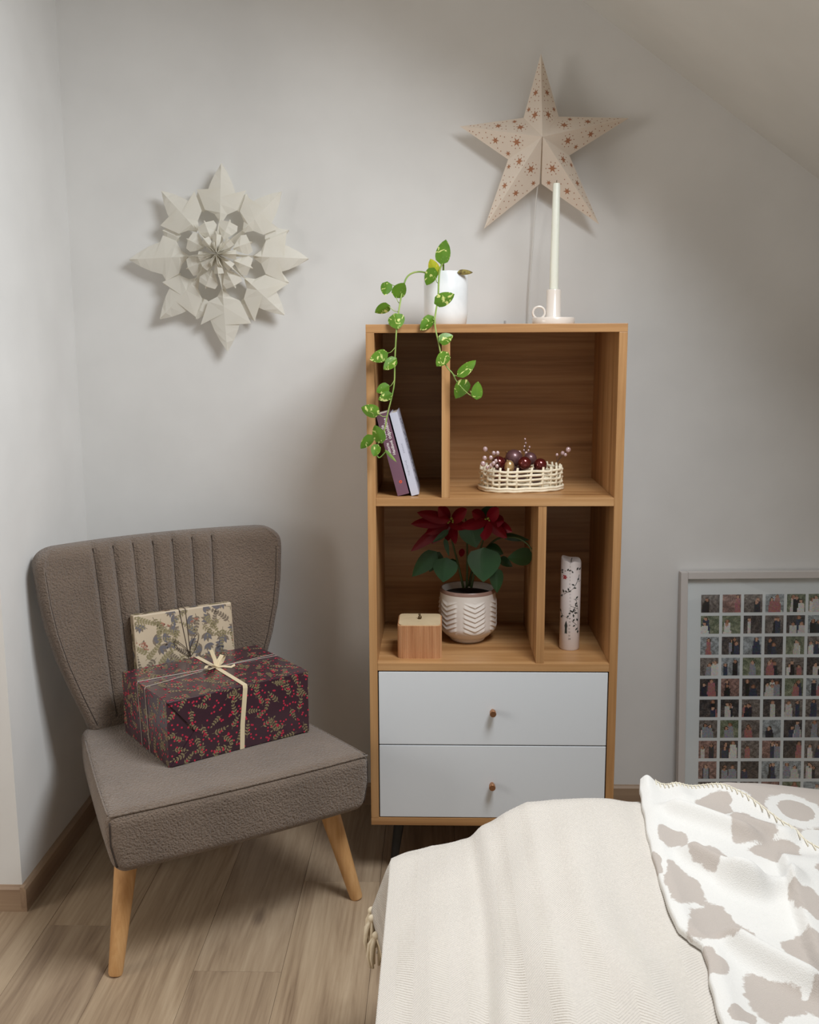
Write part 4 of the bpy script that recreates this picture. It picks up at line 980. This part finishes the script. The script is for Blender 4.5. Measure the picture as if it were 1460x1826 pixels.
# spotted fleece blanket
sb_o = Vector((.9, -1.0, .5))
sbk = thing('spotted_blanket', 'white fleece blanket with beige giraffe spots and whipstitched hem', 'blanket', sb_o)
def fleece(name, ground, spot):
    k = N(name); at = k.n('Attribute', {'attribute_name': 'spot'}); v = k.coord(); nz = k.n('TexNoise', Vector=v, Scale=55, Detail=4, Roughness=.7)
    f = k.math('ADD', at.outputs['Fac'], k.math('MULTIPLY', k.math('SUBTRACT', nz.outputs[0], .5), .28))
    fz = k.n('TexNoise', Vector=v, Scale=600, Detail=2)
    k.set(Base_Color=k.mix(k.ramp(f, [(.49, (0, 0, 0, 1)), (.53, (1, 1, 1, 1))]), ground, spot), Roughness=.95, Sheen_Weight=.3)
    k.bump(fz.outputs[0], .0012, .7); return k.m
FW_, FB_ = srgb(228, 225, 220), srgb(188, 177, 168)
SP = [((1277, 1436), 30, 17, .1), ((1197, 1488), 27, 17, .5), ((1258, 1523), 36, 24, .3), ((1218, 1573), 33, 36, .6), ((1280, 1642), 56, 40, -.2), ((1168, 1530), 11, 20, .2), ((1337, 1478), 40, 24, -.3), ((1388, 1514), 42, 18, .1), ((1440, 1615), 24, 30, .4), ((1445, 1700), 30, 52, .2), ((1263, 1712), 34, 26, .7), ((1377, 1772), 52, 44, .5), ((1322, 1808), 26, 16, .6), ((1500, 1560), 36, 30, 0), ((1530, 1680), 40, 46, 0), ((1480, 1790), 40, 36, 0), ((1600, 1620), 40, 40, 0), ((1250, 1860), 36, 30, .3), ((1350, 1900), 48, 40, 0), ((1470, 1920), 40, 44, 0), ((1580, 1780), 42, 40, 0)]
SPW = []
for (c, a, b, an) in SP:
    p = PZ(c[0], c[1], .522); pr_ = PZ(c[0]+a, c[1], .522); pu = PZ(c[0], c[1]+b, .522); SPW.append((p.x, p.y, abs(pr_.x-p.x), abs(pu.y-p.y), an))
RSP = [((1302, 1412), 35, 12, 1), ((1420, 1442), 52, 32, 2), ((1460, 1492), 34, 17, 1), ((1530, 1430), 40, 20, 1), ((1250, 1402), 14, 5, 1)]
RSPW = []
for (c, a, b, kd) in RSP:
    p = PZ(c[0], c[1], .522); pr_ = PZ(c[0]+a, c[1], .522); pu = PZ(c[0], c[1]+b, .522); RSPW.append((p.x, p.y, abs(pr_.x-p.x), abs(pu.y-p.y), kd))
def spotf(x, y):
    f = 0
    for cx, cy, a, b, an in SPW:
        dx, dy = x-cx, y-cy
        if abs(dx) > a*2 or abs(dy) > b*2: continue
        th = math.atan2(dy/b, dx/a); r = math.hypot(dx/a, dy/b)*(1+.14*math.cos(3*th+an*7)+.08*math.cos(5*th+an*13)); f = max(f, 1-.5*r)
    return f
def rspotf(x, y):
    f = 0
    for cx, cy, a, b, kd in RSPW:
        r = math.hypot((x-cx)/a, (y-cy)/b)
        v = 1-.5*r
        if kd == 2 and r < .62: v = .5-(.62-r)*.9
        f = max(f, v)
    return f
def left_edge(y):          # wavy left border
    pts = [(-.565, .543), (-.612, .536), (-.679, .528), (-.781, .517), (-.855, .511), (-.939, .506), (-1.0, .503), (-1.05, .504), (-1.076, .515), (-1.089, .527), (-1.121, .526), (-1.181, .516), (-1.242, .510), (-1.5, .50), (-3, .5)]
    for (a, xa), (b, xb) in zip(pts, pts[1:]):
        if y >= b: t = (a-y)/(a-b); t = max(0, t); return xa+(xb-xa)*(t*t*(3-2*t))
    return .53
def hem_y(x):              # whipstitched far border, running diagonally
    pts = [(.50, -.572), (.555, -.576), (.59, -.600), (.648, -.608), (.666, -.617), (.691, -.635), (.713, -.665), (.74, -.732), (.77, -.81), (.82, -.92), (1.5, -1.5)]
    for (a, ya), (b, yb) in zip(pts, pts[1:]):
        if x <= b: t = max(0, (x-a)/(b-a)); return ya+(yb-ya)*t
    return -1.1
def fold(x, y):
    z = .010+.005*math.sin(9*x+7*y)+.003*math.sin(23*x-9*y)
    d = x-left_edge(y)
    z += .008*math.exp(-((d-.012)/.02)**2)                      # rolled edge
    def ridge(x0, y0, x1, y1, h, w):
        vx_, vy_ = x1-x0, y1-y0; L = math.hypot(vx_, vy_); t = ((x-x0)*vx_+(y-y0)*vy_)/L/L; dd = ((x-x0)*-vy_+(y-y0)*vx_)/L
        return h*math.exp(-(dd/w)**2)*smooth01(t*4+.3)*smooth01((1-t)*4+.3)
    z += ridge(.56, -.68, .70, -.80, .024, .016)+ridge(.56, -.83, .66, -.96, .028, .017)+ridge(.60, -.92, .72, -.94, .018, .02)
    z += ridge(.66, -.72, .76, -.80, .016, .018)+ridge(.56, -1.06, .66, -1.20, .030, .018)+ridge(.66, -1.22, .78, -1.30, .02, .016)
    z += ridge(.66, -.60, .80, -.78, .014, .03)+ridge(.60, -.57, .61, -.66, .006, .015)+ridge(.84, -.8, .86, -1.25, .014, .03)
    (x0, y0), (x1, y1) = FO; L = math.hypot(x1-x0, y1-y0); t = ((x-x0)*(x1-x0)+(y-y0)*(y1-y0))/L/L; d = ((x-x0)*-(y1-y0)+(y-y0)*(x1-x0))/L
    z += .024*smooth01((d+.004)/.010)*math.exp(-max(0, d)/.09)*smooth01(t*6+.3)*smooth01((1.5-t)*3)   # turned-over layer
    return z
fo0, fo1 = PZ(1386, 1512, .53), PZ(1462, 1728, .53); FO = ((fo0.x, fo0.y), (fo1.x, fo1.y))
vs, uvs, fld = [], [], []; NU, NV = 260, 230
for j in range(NV):
    v = j/(NV-1)
    for i in range(NU):
        u = i/(NU-1); x = .51+(1.35-.51)*u**1.12; y = hem_y(x)+(-2.2-hem_y(x))*v**1.35
        x2 = x+(left_edge(y)-.51)*(1-u)**3
        y = hem_y(x2)+(-2.2-hem_y(x2))*v**1.35
        z = bed_z(x2)+fold(x2, y)
        if i == 0: z -= .008
        if u < .035: z -= .004*(1-u/.035)
        # lifted peak at the corner
        z += .008*math.exp(-((x2-.555)/.014)**2-((y+.576)/.03)**2)
        hump = smooth01((x2-.62)/.1); z += .002*hump*(1-smooth01(v*12))
        vs.append((x2, y, z+.003)); uvs.append((x2, y)); fld.append(spotf(x2, y))
fs = [(j*NU+i, (j+1)*NU+i, (j+1)*NU+i+1, j*NU+i+1) for j in range(NV-1) for i in range(NU-1)]
uvmesh('spotted_face', vs, fs, uvs, fleece('white_fleece_beige_spots', FW_, FB_), sbk, sb_o, .006, fld)
vs, uvs, fld = [], [], []; NU, NV = 150, 90
for j in range(NV):
    v = j/(NV-1)
    for i in range(NU):
        u = i/(NU-1); x = .600+(1.35-.600)*u; hy_ = hem_y(x)-.05
        yt = -.548+.006*math.sin(x*20); 
        if v < .72: t = v/.72; y = hy_+(yt-hy_)*t; dz = 0
        else: t = (v-.72)/.28; y = yt+.03*math.sin(t*PI/2); dz = -.25*t
        r = smooth01((x-.61)/.10); z = .493+.004+r*(.012*math.sin(min(1, (y-hy_)/max(.02, (yt-hy_)))*PI*.8)+.006*math.sin(x*17+1)+.005)
        kk = v/.72
        if v < .72: z -= .016*(1-smooth01(kk*3.5))
        if v >= .6: z -= .012*smooth01((v-.6)/.15)
        vs.append((x, y, z+dz)); uvs.append((x, y)); fld.append(rspotf(x, y))
fs = [(j*NU+i, j*NU+i+1, (j+1)*NU+i+1, (j+1)*NU+i) for j in range(NV-1) for i in range(NU-1)]
uvmesh('turned_reverse', vs, fs, uvs, fleece('beige_fleece_white_spots', FB_, FW_), sbk, sb_o, .005, fld)
STI = plain('cream_wool_stitch', srgb(236, 228, 208), .9)
m = MB(); x = .57; q = []
def hem_pt(x): y = hem_y(x); return Vector((x, y, bed_z(x)+fold(x, y)+.003+.002*smooth01((x-.62)/.1)+.008*math.exp(-((x-.555)/.014)**2-((y+.576)/.03)**2)))
while x < 1.1:
    p = hem_pt(x); p2 = hem_pt(x+.003)
    m.tube([p+Vector((0, .001, -.005)), p+Vector((0, .002, .0022)), p2+Vector((-.004, -.010, .0022)), p2+Vector((-.004, -.011, -.001))], .0011, 5); q.append(p+Vector((0, .001, .001))); x += .0068
m.tube(q, .0013, 6); o = m.build('whip_stitching', STI, sbk, smooth=True, world=True); o['kind'] = 'stuff'
